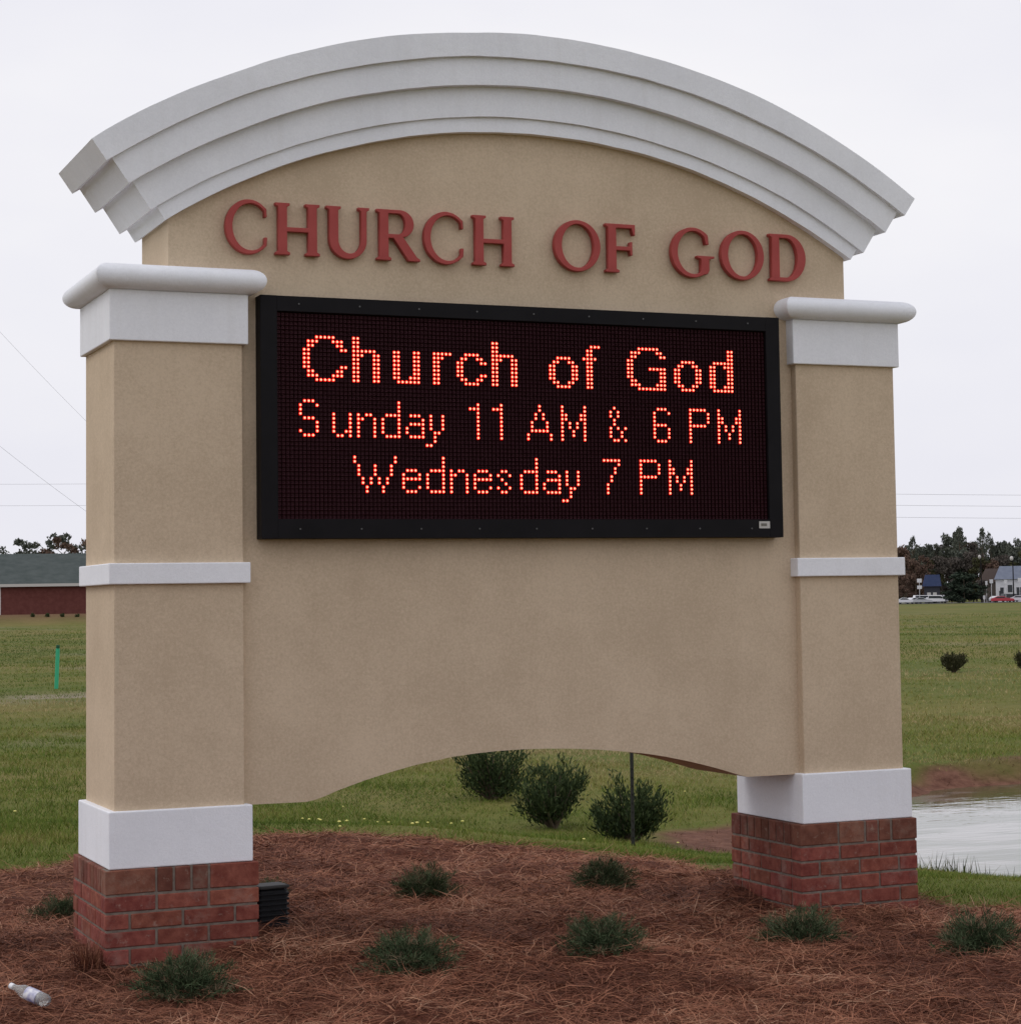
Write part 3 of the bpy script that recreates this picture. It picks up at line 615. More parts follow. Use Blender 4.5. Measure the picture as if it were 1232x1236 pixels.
def dome(bm, x, y, z, r, h, n=8):
    c = bm.verts.new((x, y-h, z)); r1 = [bm.verts.new((x+r*.62*math.cos(6.2832*k/n), y-h*.75, z+r*.62*math.sin(6.2832*k/n))) for k in range(n)]
    r2 = [bm.verts.new((x+r*math.cos(6.2832*k/n), y, z+r*math.sin(6.2832*k/n))) for k in range(n)]
    for k in range(n):
        bm.faces.new((c, r1[(k+1) % n], r1[k])); bm.faces.new((r1[k], r1[(k+1) % n], r2[(k+1) % n], r2[k]))
lit = set()
for nm, px_ in row_text().items():
    bm = bmesh.new()
    for c, r in px_: lit.add((c, r)); dome(bm, C0+c*PX, FY-.0062, R0-r*PX, .0046, .0035)
    bl_ = bmesh.new()
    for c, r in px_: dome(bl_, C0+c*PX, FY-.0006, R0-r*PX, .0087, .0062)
    ch = nm[0] if nm[0] in 'ChurcfGod' and len(nm) <= 2 else nm[-1]
    o = lpart('lit_letter', bm, LIT, smooth=True)
    ln = bm_mesh('led_halo_lens', (bmesh.ops.translate(bl_, verts=bl_.verts, vec=lo), bl_)[1], HALO_LENS, True); link('led_halo_lens', ln, o)
bm = bmesh.new()
for c in cols:
    for r in rows:
        if (c, r) not in lit: dome(bm, C0+c*PX, FY-.0006, R0-r*PX, .0042, .004, 4)
o = lpart('unlit_leds', bm, DARKLED); o['kind'] = 'stuff'
bm = bmesh.new(); box(bm, 2.589, 2.643, LY-.0015, LY+.001, 1.727, 1.758); pl = lpart('maker_plate', bm, mat('pale_plate', (.50, .49, .46), .5, .4)); pl['label'] = 'small pale plate in the lower right corner of the frame'
bm = bmesh.new(); box(bm, 2.598, 2.627, LY-.0024, LY-.001, 1.737, 1.749); lpart('printed_strip', bm, mat('plate_ink', (.17, .165, .14), .6, .2), pl).location = (0, 0, 0)
for zz in (LZ1-BT/2, LZ0+BB/2):
    for k in range(9):
        bm = bmesh.new(); xx = LX0+.16+(LX1-LX0-.32)*k/8; cyl(bm, (xx, LY-.002, zz), (xx, LY+.002, zz), .0035, n=8); lpart('screw', bm, STEEL)

# ------------------------------------------------------------------ low juniper shrubs in the bed
def spray_mesh(name, seed, width, height, nb, nn, needle, wid, m, droop=.35, dead=.12):
    R = np.random.default_rng(seed); P = []; Tn = []; rn = []
    for b_ in range(nb):
        az = R.uniform(0, 2*np.pi); el = R.uniform(.10, 1.35); L_ = R.uniform(.6, 1.1)
        dx, dy, dz = math.cos(az)*math.cos(el)*width/2*L_, math.sin(az)*math.cos(el)*width/2*L_, math.sin(el)*height*L_
        dd = 1. if R.random() < dead else 0.
        t = R.uniform(.12, 1, nn)
        c = np.stack([dx*t, dy*t, dz*t-droop*height*.3*t*t+.012], 1)+R.normal(0, .075*width, (nn, 3))*np.array([1, 1, .55])*(1.15-t)[:, None]
        ax = np.array([dx, dy, dz]); ax = ax/np.linalg.norm(ax)
        d = ax*.8+R.normal(0, .55, (nn, 3))+np.array([0, 0, .3]); d /= np.linalg.norm(d, axis=1)[:, None]
        P.append(c); Tn.append(d); rn.append(np.clip(R.uniform(0, .62, nn)+.15*R.normal()+.38*dd, 0, 1))
    P = np.concatenate(P); D = np.concatenate(Tn); rn = np.concatenate(rn); n = len(P)
    s = np.cross(D, R.normal(0, 1, (n, 3))); s /= np.linalg.norm(s, axis=1)[:, None]
    P[:, 2] = np.maximum(P[:, 2], .0)
    l = R.uniform(.6, 1.3, n)*needle
    V = np.stack([P-s*wid/2, P+s*wid/2, P+D*l[:, None]*.6+s*wid*.4, P+D*l[:, None]], 1).reshape(-1, 3)
    F = np.arange(4*n).reshape(-1, 4)
    return np_mesh(name, V, F, m, False, {'rnd': np.repeat(rn, 4)})
JUN = mat('juniper', (.04, .06, .03), .8, .08, attr=('rnd', [(0, (.026, .036, .018)), (.35, (.058, .086, .040)), (.6, (.105, .138, .072)), (.75, (.15, .130, .085)), (1, (.25, .155, .10))]))
jm = [spray_mesh('juniper_foliage', 60+k, .40, .18, 140, 66, .029, .0026, JUN, .35, .20) for k in range(4)]
junipers = [(-.20, 1.22, .30, 'low green shrub in the pine straw just left of the left brick pedestal', 1),
            (-.165, -1.02, .36, 'bushy low green shrub in front of the left brick pedestal', 0),
            (1.50, 1.10, .33, 'low flat green shrub in the bed behind the sign, left of centre', 2),
            (.725, -.95, .36, 'low grey green shrub in the bed left of centre, in front of the sign', 3),
            (2.33, .86, .33, 'low dark shrub at the back of the bed near the lawn edge, right of centre', 1),
            (1.445, -1.08, .33, 'bright green low shrub in front of the sign at the middle right', 0),
            (2.36, -1.03, .34, 'low two lobed green shrub in front of the left corner of the right brick pedestal', 2),
            (2.89, -1.53, .36, 'low sparse green shrub right of the right brick pedestal at the photo edge', 3),
            (.87, 1.55, .20, 'small withered green shrub behind the black ribbed floodlight', 2)]
for k, (x, y, w, lab, vi) in enumerate(junipers):
    z = float(mulch_z(np.array([x]), np.array([y]))[0][0])
    o = link('juniper_shrub', jm[vi], None, (x, y, z-.006), (0, 0, k*1.3), (w/.36*1.08, w/.36*1.08, w/.36*random.uniform(.9, 1.05)))
    tag(o, lab, 'shrub', 'low juniper shrubs planted in the pine straw bed')
# bronze grass tuft by the corner of the left pedestal
DRY = mat('dry_tuft', (.2, .07, .04), .8, .2, attr=('rnd', [(0, (.06, .02, .014)), (.6, (.16, .055, .033)), (1, (.28, .13, .07))]))
def tuft_mesh(seed, n, h, sp):
    R = np.random.default_rng(seed); th = R.uniform(0, 6.28, n); l = R.uniform(.5, 1, n)*h; b0 = np.stack([R.normal(0, sp*.25, n), R.normal(0, sp*.25, n), 0*l], 1)
    tip = b0+np.stack([np.cos(th)*sp*R.random(n), np.sin(th)*sp*R.random(n), l], 1); s = np.stack([-np.sin(th), np.cos(th), 0*th], 1)*.0022
    return np_mesh('straw_tuft', np.stack([b0-s, b0+s, tip], 1).reshape(-1, 3), np.arange(3*n).reshape(-1, 3), DRY, False, {'rnd': np.repeat(R.random(n), 3)})
tx, ty = -.36, -.30
tag(link('straw_tuft', tuft_mesh(3, 260, .13, .12), None, (tx, ty, float(mulch_z(np.array([tx]), np.array([ty]))[0][0])-.01)), 'upright tuft of red brown straw against the corner of the left pedestal', 'tuft')

# ------------------------------------------------------------------ evergreen bushes on the slope behind the sign
LEAF = mat('bush_leaf', (.03, .04, .02), .75, .1, attr=('rnd', [(0, (.016, .026, .011)), (.45, (.040, .062, .024)), (.8, (.080, .108, .042)), (1, (.14, .16, .075))]))
LEAF2 = mat('field_shrub_leaf', (.03, .04, .02), .75, .1, attr=('rnd', [(0, (.030, .030, .014)), (.5, (.055, .055, .026)), (1, (.11, .10, .05))]))
BARK = mat('bark', (.10, .075, .055), .9, .1, var=(.17, .13, .10), vscale=12, bump=.6, bscale=40)
def bush(name, x, y, w, h, seed, lab, grp, n=5200, ls=.045, lw=.012, zoff=0, lf=None, ns=26):
    z = gz(x, y)+zoff; root = empty(name, (x, y, z), 0, lab, 'bush', grp)
    R = np.random.default_rng(seed); tips = []
    bm = bmesh.new()
    for k in range(ns):
        az = R.uniform(0, 6.28); out = R.uniform(.15, 1)**.6*w*.5; hh = h*R.uniform(.32, 1)*(1-.35*(out/(w*.5))**2)
        tp = Vector((math.cos(az)*out, math.sin(az)*out, hh)); tips.append(tp); cyl(bm, (R.normal(0, .02)*w, R.normal(0, .02)*w, -.02), tp*.8, .011*w/.55, .004, 5)
    link('stem', bm_mesh('stem', bm, BARK), root)
    T = np.array([list(t) for t in tips]); k = R.integers(0, ns, n); t = R.uniform(.28, 1.05, n)**.8
    P = T[k]*t[:, None]+R.normal(0, .055*w, (n, 3)); P[:, 2] = np.maximum(P[:, 2], .03)
    D = T[k]/np.linalg.norm(T[k], axis=1)[:, None]*.6+R.normal(0, .4, (n, 3))+np.array([0, 0, .55]); D /= np.linalg.norm(D, axis=1)[:, None]
    s = np.cross(D, R.normal(0, 1, (n, 3))); s /= np.linalg.norm(s, axis=1)[:, None]; l = R.uniform(.6, 1.3, n)*ls
    V = np.stack([P, P+D*l[:, None]*.5+s*lw/2, P+D*l[:, None], P+D*l[:, None]*.5-s*lw/2], 1).reshape(-1, 3)
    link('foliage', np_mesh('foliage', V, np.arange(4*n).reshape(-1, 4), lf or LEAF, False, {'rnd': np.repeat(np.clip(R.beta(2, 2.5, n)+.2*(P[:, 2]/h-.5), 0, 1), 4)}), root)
    return root
gB = 'dark evergreen bushes on the grass slope behind the sign'
bush('evergreen_bush', 4.76, 5.75, .56, .53, 1, 'dark evergreen bush on the slope, right hand one behind the thin metal post', gB)
bush('evergreen_bush', 4.67, 7.02, .60, .56, 2, 'dark evergreen bush on the slope, middle one seen under the sign arch', gB)
bush('evergreen_bush', 4.93, 9.0, .72, .60, 3, 'dark evergreen bush farthest down the row, partly hidden by the arch edge', gB)
gF = 'round shrubs standing in the far field'
for (x, y, w, h, s, lab) in [(23.0, 29.0, .52, .44, 8, 'small round dark shrub in the field right of the sign'), (24.42, 28.4, .50, .42, 9, 'small round dark shrub at the right edge of the photo in the field')]:
    bush('field_shrub', x, y, w, h, s, lab, gF, n=2600, ls=.06, lw=.03, lf=LEAF2, ns=70)

# thin dark metal post
POSTM = mat('post_paint', (.012, .016, .013), .6, .3, var=(.03, .026, .02), vscale=20)
bx_, by_ = 4.42, 5.0; bz = gz(bx_, by_)
post = empty('metal_post', (bx_, by_, bz), .4, 'thin dark metal stake post in front of the right hand evergreen bush', 'post')
bm = bmesh.new(); box(bm, -.014, .014, -.003, .003, -.1, .74); box(bm, -.004, .004, .003, .016, -.1, .74); link('post_shaft', bm_mesh('post_shaft', bm, POSTM), post)
bm = bmesh.new()
for k in range(9): box(bm, -.006, .006, -.010, -.0031, .05+k*.06, .062+k*.06)
link('stud', bm_mesh('stud', bm, POSTM), post)

# ------------------------------------------------------------------ black ribbed floodlight beside the left pedestal
FL = mat('floodlight_housing', (.008, .009, .011), .6, .2, var=(.015, .015, .017), vscale=25)
FLT = mat('floodlight_top', (.05, .05, .049), .6, .2)
fx, fy = .468, .10; fz = float(mulch_z(np.array([fx]), np.array([fy]))[0][0])
fl = empty('floodlight', (fx, fy, fz-.045), .12, 'black floodlight with ribbed cooling fins standing beside the left brick pedestal', 'floodlight')
bm = bmesh.new(); box(bm, -.06, .058, -.035, .06, .012, .185, .012, 3); link('housing', bm_mesh('housing', bm, FL), fl)
for k in range(9):
    bm = bmesh.new(); box(bm, -.0635, .0625, -.045, .03, -.0040, .0040, .0035, 2)
    link('fin', bm_mesh('fin', bm, FL), fl, (0, 0, .028+k*.0175))
bm = bmesh.new(); box(bm, -.064, .060, -.055, .062, .187, .199, .006, 2); link('top_rim', bm_mesh('top_rim', bm, FLT), fl)
bm = bmesh.new()
for s in (-1, 1): cyl(bm, (s*.03+.04, .02, .19), (s*.004+.075, .02, .15), .004, n=6)
cyl(bm, (.072, .02, .155), (.076, .02, .03), .004, n=6); link('bracket', bm_mesh('bracket', bm, FLT), fl)
fl.scale = (1.08, 1.0, 1.22)
# plain dark junction box behind the left pillar
jx, jy = .40, .55; jz = float(mulch_z(np.array([jx]), np.array([jy]))[0][0])
jb = empty('junction_box', (jx, jy, jz), 0, 'dark grey junction box mostly hidden behind the left pillar base', 'box')
bm = bmesh.new(); box(bm, -.05, .03, -.03, .03, .0, .30, .006); link('box_body', bm_mesh('box_body', bm, mat('junction_box_paint', (.05, .055, .06), .5, .4)), jb)
bm = bmesh.new(); box(bm, -.045, .025, -.034, -.0302, .1, .28, .002, 1); link('cover', bm_mesh('cover', bm, FL), jb)

# ------------------------------------------------------------------ discarded bottle
def lathe(prof, n=18):
    bm = bmesh.new(); rg = []
    for a, r in prof: rg.append([bm.verts.new((a, r*math.cos(6.2832*k/n), r*math.sin(6.2832*k/n))) for k in range(n)])
    for p0, p1 in zip(rg[:-1], rg[1:]):
        for k in range(n): bm.faces.new((p0[k], p0[(k+1) % n], p1[(k+1) % n], p1[k]))
    bm.faces.new(rg[0][::-1]); bm.faces.new(rg[-1]); return bm
PET = bpy.data.materials.new('clear_plastic'); PET.use_nodes = True; p = PET.node_tree.nodes['Principled BSDF']
p.inputs['Base Color'].default_value = (.75, .75, .72, 1); p.inputs['Roughness'].default_value = .12; p.inputs['Transmission Weight'].default_value = .75; p.inputs['IOR'].default_value = 1.3
bz = float(mulch_z(np.array([-.69]), np.array([-.92]))[0][0])
bt = empty('plastic_bottle', (-.735, -.86, bz+.058), -.87, 'clear plastic bottle with a white label lying in the straw at the lower left', 'bottle')
link('bottle_body', bm_mesh('bottle_body', lathe([(.0, .011), (.012, .011), (.02, .012), (.035, .017), (.055, .026), (.07, .0275), (.075, .025), (.082, .0275), (.125, .0275), (.130, .025), (.137, .0275), (.16, .0275), (.168, .022)]), PET, True), bt)
link('cap', bm_mesh('cap', lathe([(-.006, .010), (-.004, .0125), (.010, .0125), (.011, .011)]), mat('white_plastic', (.8, .8, .82), .35, .5)), bt)
link('bottle_label', bm_mesh('bottle_label', lathe([(.076, .0278), (.078, .0281), (.126, .0281), (.128, .0278)], 24), mat('bottle_label_print', (.78, .78, .80), .5, .4, var=(.25, .25, .45), vscale=40, vdetail=1), True), bt)

bt.scale = (1.0, .86, .86); bt.rotation_euler = (0, .27, -.87)
# ------------------------------------------------------------------ green stake in the field
st = empty('green_stake', (5.6, 34.6, gz(5.6, 34.6)), .3, 'bright green plastic stake standing in the rough field left of the sign', 'stake')
GS = mat('green_plastic', (.03, .40, .20), .5, .4, var=(.05, .46, .24), vscale=9)
bm = bmesh.new(); box(bm, -.042, .042, -.012, .012, -.05, .80, .008, 1); link('stake_shaft', bm_mesh('stake_shaft', bm, GS), st, rot=(0, .04, 0))
bm = bmesh.new(); box(bm, -.036, .036, -.02, .02, .80, .87, .01, 1); link('stake_cap', bm_mesh('stake_cap', bm, mat('stake_cap_green', (.015, .09, .04), .6, .3)), st, rot=(0, .04, 0))

# ------------------------------------------------------------------ brick building, far left
BW = mat('far_brick', (.125, .042, .036), .9, .1, var=(.165, .060, .052), vscale=2.5, vdetail=8, coord='World')
ROOF = mat('grey_green_shingle', (.050, .064, .060), .85, .2, var=(.078, .092, .088), vscale=1.2, vdetail=8, coord='World')
TRIM = mat('white_trim', (.55, .53, .50), .6, .3)
bl = empty('brick_building', (45, 200, 1.02), -.14, 'long low red brick building with dark grey green shingle roof at the far left', 'building')
bm = bmesh.new(); box(bm, -16, 24, 0, 14, -.6, 2.85); link('wall', bm_mesh('wall', bm, BW), bl)
bm = bmesh.new()
v = [bm.verts.new(c) for c in ((-16.5, -.5, 2.98), (24.5, -.5, 2.98), (24.5, 14.5, 2.98), (-16.5, 14.5, 2.98), (-15.9, 7, 6.05), (23.5, 7, 6.05))]
for f in ((0, 1, 5, 4), (2, 3, 4, 5), (1, 2, 5), (3, 0, 4), (3, 2, 1, 0)): bm.faces.new([v[i] for i in f])
roof = link('roof', bm_mesh('roof', bm, ROOF), bl)
bm = bmesh.new(); box(bm, -16.52, 24.52, -.56, -.44, 2.70, 2.975); link('fascia', bm_mesh('fascia', bm, TRIM), bl)
bm = bmesh.new(); box(bm, -16.05, -15.6, -.06, .0, -.6, 2.70); box(bm, -16.05, -16.003, 0, .3, -.6, 2.70); link('downspout', bm_mesh('downspout', bm, TRIM), bl)
for k in range(6):
    bm = bmesh.new(); x = 2+k*3.6; box(bm, x, x+1.2, -.05, .02, .9, 2.3); w = link('window', bm_mesh('window', bm, TRIM), bl)
    bm = bmesh.new(); box(bm, x+.1, x+1.1, -.07, -.051, 1.0, 2.2); link('pane', bm_mesh('pane', bm, FRAME), w)
# gabled wing at its left end
bm = bmesh.new(); prism(bm, [(-30, -.6), (-16.6, -.6), (-16.6, 2.7), (-23.3, 6.4), (-30, 2.7)], 1.2, 13); link('wing_wall', bm_mesh('wing_wall', bm, BW), bl)
bm = bmesh.new(); prism(bm, [(-30.6, 2.45), (-23.3, 6.5), (-16.0, 2.45), (-16.0, 2.75), (-23.3, 6.85), (-30.6, 2.75)], .8, 13.4); link('wing_roof', bm_mesh('wing_roof', bm, ROOF), bl)
# five little foundation shrubs
for k in range(5):
    x = 31.15+k*1.32; y = 193.6-k*.2
    bush('foundation_shrub', x, y, .42, .40, 70+k, ['first', 'second', 'third', 'fourth', 'fifth'][k]+' from the left of five tiny dark shrubs in front of the brick building', 'tiny shrubs in front of the brick building', n=260, ls=.12, lw=.06)

# ------------------------------------------------------------------ trees
def crown_mesh(name, seed, kind, m):
    """unit crown: height 1 (z 0..1), clumps of leaf faces with gaps"""
    R = np.random.default_rng(seed); P = []; sz = []
    if kind == 'pine':
        nl = 16; cl = [(R.normal(0, .13), R.normal(0, .13), .42+.56*k/nl, R.uniform(.06, .12)*(1.25-.5*k/nl)) for k in range(nl)]; cl = [(c[0]*(1.5-c[2]), c[1]*(1.5-c[2]), c[2], c[3]) for c in cl]; per, s = 60, .035
    elif kind == 'sparse':
        cl = [(R.normal(0, .22), R.normal(0, .22), R.uniform(.40, .95), R.uniform(.05, .10)) for k in range(34)]; per, s = 60, .034
    else:
        cl = []
        for k in range(30):
            a = R.uniform(0, 6.28); zz = R.uniform(.12, .93); rad = .34*math.sqrt(max(0, 1-((zz-.45)/.55)**2))*R.uniform(.3, 1); cl.append((math.cos(a)*rad, math.sin(a)*rad, zz, R.uniform(.07, .13)))
        per, s = 95, .042
    for cx, cy, cz, r in cl:
        q = R.normal(0, 1, (per, 3)); q /= np.linalg.norm(q, axis=1)[:, None]; q *= r*R.uniform(.5, 1.1, (per, 1)); q[:, 2] *= (.45 if kind == 'sparse' else .7)
        P.append(q+np.array([cx, cy, cz]))
    P = np.concatenate(P); n = len(P); a = R.normal(0, 1, (n, 3)); a /= np.linalg.norm(a, axis=1)[:, None]; b_ = np.cross(a, R.normal(0, 1, (n, 3))); b_ /= np.linalg.norm(b_, axis=1)[:, None]
    V = np.stack([P-a*s*.6, P+a*s*.6, P+b_*s], 1).reshape(-1, 3)
    return np_mesh(name, V, np.arange(3*n).reshape(-1, 3), m, False, {'rnd': np.repeat(R.random(n), 3)})
def leafm(name, c0, c1, c2): return mat(name, c1, .8, .1, attr=('rnd', [(0, c0), (.5, c1), (1, c2)]))
TG = leafm('pine_green', (.060, .068, .058), (.094, .104, .082), (.125, .135, .105))
TD = leafm('deep_green', (.020, .032, .022), (.036, .050, .034), (.055, .072, .048))
TR = leafm('rust_leaf', (.080, .054, .042), (.125, .080, .060), (.17, .110, .080))
TB = leafm('grey_brown_leaf', (.066, .058, .050), (.098, .084, .072), (.13, .112, .096))
TO = leafm('olive_leaf', (.035, .038, .016), (.065, .066, .030), (.10, .095, .048))
CR = {}
for kind, m, tagn in (('pine', TG, 'pine'), ('broad', TG, 'green'), ('broad', TD, 'deep'), ('broad', TR, 'rust'), ('broad', TB, 'brown'), ('broad', TO, 'olive'), ('sparse', TG, 'sparse'), ('sparse', TR, 'sparserust')):
    CR[tagn] = [crown_mesh('crown', 100+k*7+len(CR)*31, kind, m) for k in range(3)]
bm = bmesh.new(); cyl(bm, (0, 0, -.03), (0, 0, .8), .016, .006, 6)
for k in range(6): a = k*1.9; z = .4+k*.07; cyl(bm, (0, 0, z), (math.cos(a)*.16, math.sin(a)*.16, z+.12), .006, .002, 4)
TRUNK = bm_mesh('trunk', bm, BARK)
DESC = {'pine': 'tall thin topped pine', 'green': 'broad dark green tree', 'deep': 'dense dark round evergreen', 'rust': 'rust brown autumn tree', 'brown': 'grey brown half bare tree', 'olive': 'olive green tree', 'sparse': 'open branched green tree', 'sparserust': 'thin reddish autumn tree'}
def tree(name, x, y, h, w, kind, seed, lab, grp=None, z=None):
    r_ = random.Random(seed); z = gz(x, y) if z is None else z
    root = empty(name, (x, y, z), r_.uniform(0, 6.28), lab, 'tree', grp)
    link('trunk', TRUNK, root, scale=(h, h, h)); link('crown', CR[kind][seed % 3], root, (0, 0, -.05*h if kind in ('deep',) else 0), scale=(w/.72, w/.72, h))
    return root
def polar(px, D):      # field position by bearing (photo column at the horizon) and range
    d = cf_+cr_*((px-725.4)/2573.9); d.z = 0; d.normalize(); return CAM.x+d.x*D, CAM.y+d.y*D
# behind the brick building
for k, (px, D, h, w, kind, lab) in enumerate([(14, 262, 7.1, 4, 'sparse', 'low tree crown showing over the left end of the brick building roof'), (34, 268, 9.2, 5.5, 'sparse', 'open dark tree behind the roof, left of the tallest crown'), (60, 262, 9.6, 5.5, 'sparse', 'tall open tree rising behind the middle of the roof'), (78, 258, 9.0, 5, 'sparserust', 'reddish open tree behind the roof next to the left pillar'), (112, 265, 9.0, 6, 'sparse', 'open green tree behind the roof, hidden by the left pillar')]):
    x, y = polar(px, D); tree('roadside_tree', x, y, h, w, kind, 300+k, lab, 'trees behind the brick building', z=gz(x, y))
# the treeline on the right
gT = 'trees of the far treeline right of the sign'
tl = [  # photo column, range, height, width, kind, extra words
 (1088, 560, 15.5, 7, 'rust', 'right against the right pillar'), (1098, 590, 18.5, 5, 'pine', 'with a tufted top just right of the pillar'), (1108, 600, 16, 8, 'green', 'second behind the white cars'),
 (1119, 610, 16.5, 9, 'green', 'behind the blue roofed shed'), (1128, 600, 16.5, 7, 'pine', 'between the shed and the round evergreen'), (1138, 605, 17, 9, 'brown', 'above the left side of the round evergreen'),
 (1148, 600, 20, 8, 'green', 'below the tallest pine'), (1155, 590, 20.8, 7.5, 'pine', 'highest tufted crown of the treeline'), (1165, 600, 17.5, 9, 'brown', 'above the middle of the round evergreen'),
 (1174, 610, 17, 8, 'green', 'left of the second high pine'), (1183, 595, 20.5, 6, 'pine', 'second high crown, above the white lamp head'), (1193, 600, 19, 5, 'pine', 'pointed one right of the second high crown'),
 (1203, 605, 16.5, 9, 'green', 'above the left end of the grey roof'), (1214, 600, 17, 8, 'green', 'above the grey roof'), (1224, 610, 17.5, 8, 'pine', 'behind the lamp post'), (1234, 600, 16.5, 9, 'green', 'at the right photo edge'),
 (1246, 600, 17, 9, 'brown', 'outside the right photo edge'),
 (1092, 545, 12, 6, 'rust', 'low beside the pillar trim'), (1101, 540, 11.5, 6, 'rust', 'low behind the parked cars'), (1112, 545, 12, 6, 'rust', 'behind the shed roof'), (1122, 550, 11, 6, 'olive', 'just above the shed roof'),
 (1132, 550, 12, 7, 'brown', 'left above the round evergreen'), (1144, 555, 13, 8, 'brown', 'tall one over the round evergreen'), (1157, 560, 14, 8, 'green', 'behind the round evergreen'), (1170, 555, 13, 8, 'brown', 'right above the round evergreen'),
 (1181, 550, 12, 7, 'olive', 'below the high lamp head'), (1192, 550, 11, 7, 'rust', 'left of the grey roof'), (1204, 555, 12, 8, 'brown', 'low behind the grey roof'), (1216, 560, 13, 8, 'green', 'dense one behind the lamp post'), (1229, 555, 13, 8, 'olive', 'low at the right photo edge'),
 (1090, 528, 7, 4, 'rust', 'shortest one beside the pillar'), (1183, 520, 6, 4, 'brown', 'shortest one between the evergreen and the red car')]
for k, (px, D, h, w, kind, ex) in enumerate(tl):
    x, y = polar(px, D); tree('treeline_tree', x, y, h, w, kind, 400+k, DESC[kind]+' '+ex, gT)
x, y = polar(1159, 500); tree('round_evergreen', x, y, 7.6, 9.4, 'deep', 3, 'wide dark round evergreen standing between the white cars and the red car', None)
x, y = polar(1152, 503); tree('round_evergreen', x, y, 6.2, 7.5, 'deep', 4, 'lower lobe of dark evergreen growing against the wide round one', None)
# the woods go on to either side, one far mass
R = np.random.default_rng(77); Vs = []; rs = []; tot = 0
base_c = {}
for k in range(420):
    px = R.uniform(-1500, 3000); D = R.uniform(630, 720) if px > 900 else R.uniform(760, 900)
    x, y = polar(px, D); h = R.uniform(12, 18.5); w = R.uniform(6, 10); z = gz(x, y); n = 160
    q = R.normal(0, 1, (n, 3)); q /= np.linalg.norm(q, axis=1)[:, None]; q *= R.uniform(.3, 1, (n, 1))**.5
    P = q*np.array([w*.6, w*.6, h*.52])+np.array([x, y, z+h*.48]); a = R.normal(0, 1, (n, 3))*.7; b_ = R.normal(0, 1, (n, 3))*.9
    Vs.append(np.stack([P-a, P+a, P+b_], 1).reshape(-1, 3)); rs.append(np.repeat(np.clip(R.random(n)*.5+R.random()*.5, 0, 1), 3))
V = np.concatenate(Vs)
WOOD = mat('far_wood', (.04, .045, .035), .9, .1, attr=('rnd', [(0, (.055, .063, .055)), (.5, (.082, .090, .072)), (.8, (.105, .090, .074)), (1, (.10, .065, .045))]))
tag(link('far_woods', np_mesh('far_woods', V, np.arange(len(V)).reshape(-1, 3), WOOD, False, {'rnd': np.concatenate(rs)})), 'unbroken far woods along the whole horizon behind the treeline', 'woods', kind='stuff')

# ------------------------------------------------------------------ road, far buildings, cars
ASPH = mat('asphalt', (.11, .11, .112), .9, .1, var=(.15, .15, .15), vscale=.3, coord='World')
bm = bmesh.new(); A0 = [polar(px, 486) for px in range(940, 1500, 40)]; B0 = [polar(px, 530) for px in range(940, 1500, 40)]
va = [bm.verts.new((x, y, gz(x, y)+.10)) for x, y in A0]; vb = [bm.verts.new((x, y, gz(x, y)+.10)) for x, y in B0]
for i in range(len(va)-1): bm.faces.new((va[i], va[i+1], vb[i+1], vb[i]))
tag(link('parking_lot', bm_mesh('parking_lot', bm, ASPH)), kind='structure')
BEAR = math.atan2(cf_.x, cf_.y)
def face_cam(px): d = cf_+cr_*((px-725.4)/2573.9); return -math.atan2(d.x, d.y)
GLASS = mat('dark_glass', (.02, .024, .03), .1, .6); TYRE = mat('tyre', (.02, .02, .02), .9, .1)
def car(px, D, col, lab, van=False, turn=0, L_=4.4):
    x, y = polar(px, D); root = empty('parked_car', (x, y, gz(x, y)+.1), face_cam(px)+turn, lab, 'car', 'cars parked in front of the treeline')
    pm = mat('car_paint', col, .3, .6); h = L_/2
    if van: low = [(-h, .35), (h, .35), (h, .95), (h*.8, 1.05), (h*.55, 1.85), (-h*.9, 1.9), (-h, 1.2)]; win = [(h*.70, 1.1), (h*.5, 1.7), (-h*.85, 1.75), (-h*.9, 1.15)]
    else: low = [(-h, .3), (h, .3), (h, .72), (h*.85, .86), (h*.38, .94), (h*.08, 1.38), (-h*.45, 1.40), (-h*.78, .98), (-h, .9)]; win = [(h*.30, .97), (h*.05, 1.30), (-h*.42, 1.32), (-h*.66, 1.0)]
    bm = bmesh.new(); prism(bm, low, -.85, .85); bmesh.ops.bevel(bm, geom=list(bm.edges), offset=.06, segments=1, affect='EDGES'); link('body', bm_mesh('body', bm, pm), root)
    bm = bmesh.new(); prism(bm, win, -.868, .868); link('windows', bm_mesh('windows', bm, GLASS), root)
    for sx in (-.62, .62):
        for sy in (-.74, .74): bm = bmesh.new(); cyl(bm, (h*sx, sy-.1, .32), (h*sx, sy+.1, .32), .32, n=12); link('wheel', bm_mesh('wheel', bm, TYRE), root)
WHT = (.72, .72, .74)
car(1089, 497, WHT, 'white car half hidden by the right pillar'); car(1098.5, 499, (.62, .62, .64), 'small white car next to the right pillar', turn=.8)
car(1109, 494, (.42, .43, .44), 'silver grey car in front of a taller white van'); car(1109.5, 515, WHT, 'white van with a high roof behind the silver car', van=True, turn=.3, L_=4.8)
car(1119, 512, (.34, .35, .37), 'grey car between the two white vans', turn=1.2); car(1127.5, 508, WHT, 'white van just left of the dark round evergreen', van=True, turn=-.5, L_=4.6)
car(1205, 492, (.42, .03, .05), 'bright red car nearest to the road', L_=5.2); car(1226, 498, (.66, .62, .66), 'pale car right of the red car at the photo edge', L_=4.6)
car(1198, 512, (.6, .6, .62), 'white car behind the front of the red car', turn=1.0); car(1214, 510, (.05, .05, .06), 'black car behind the rear of the red car', turn=.6, van=True)
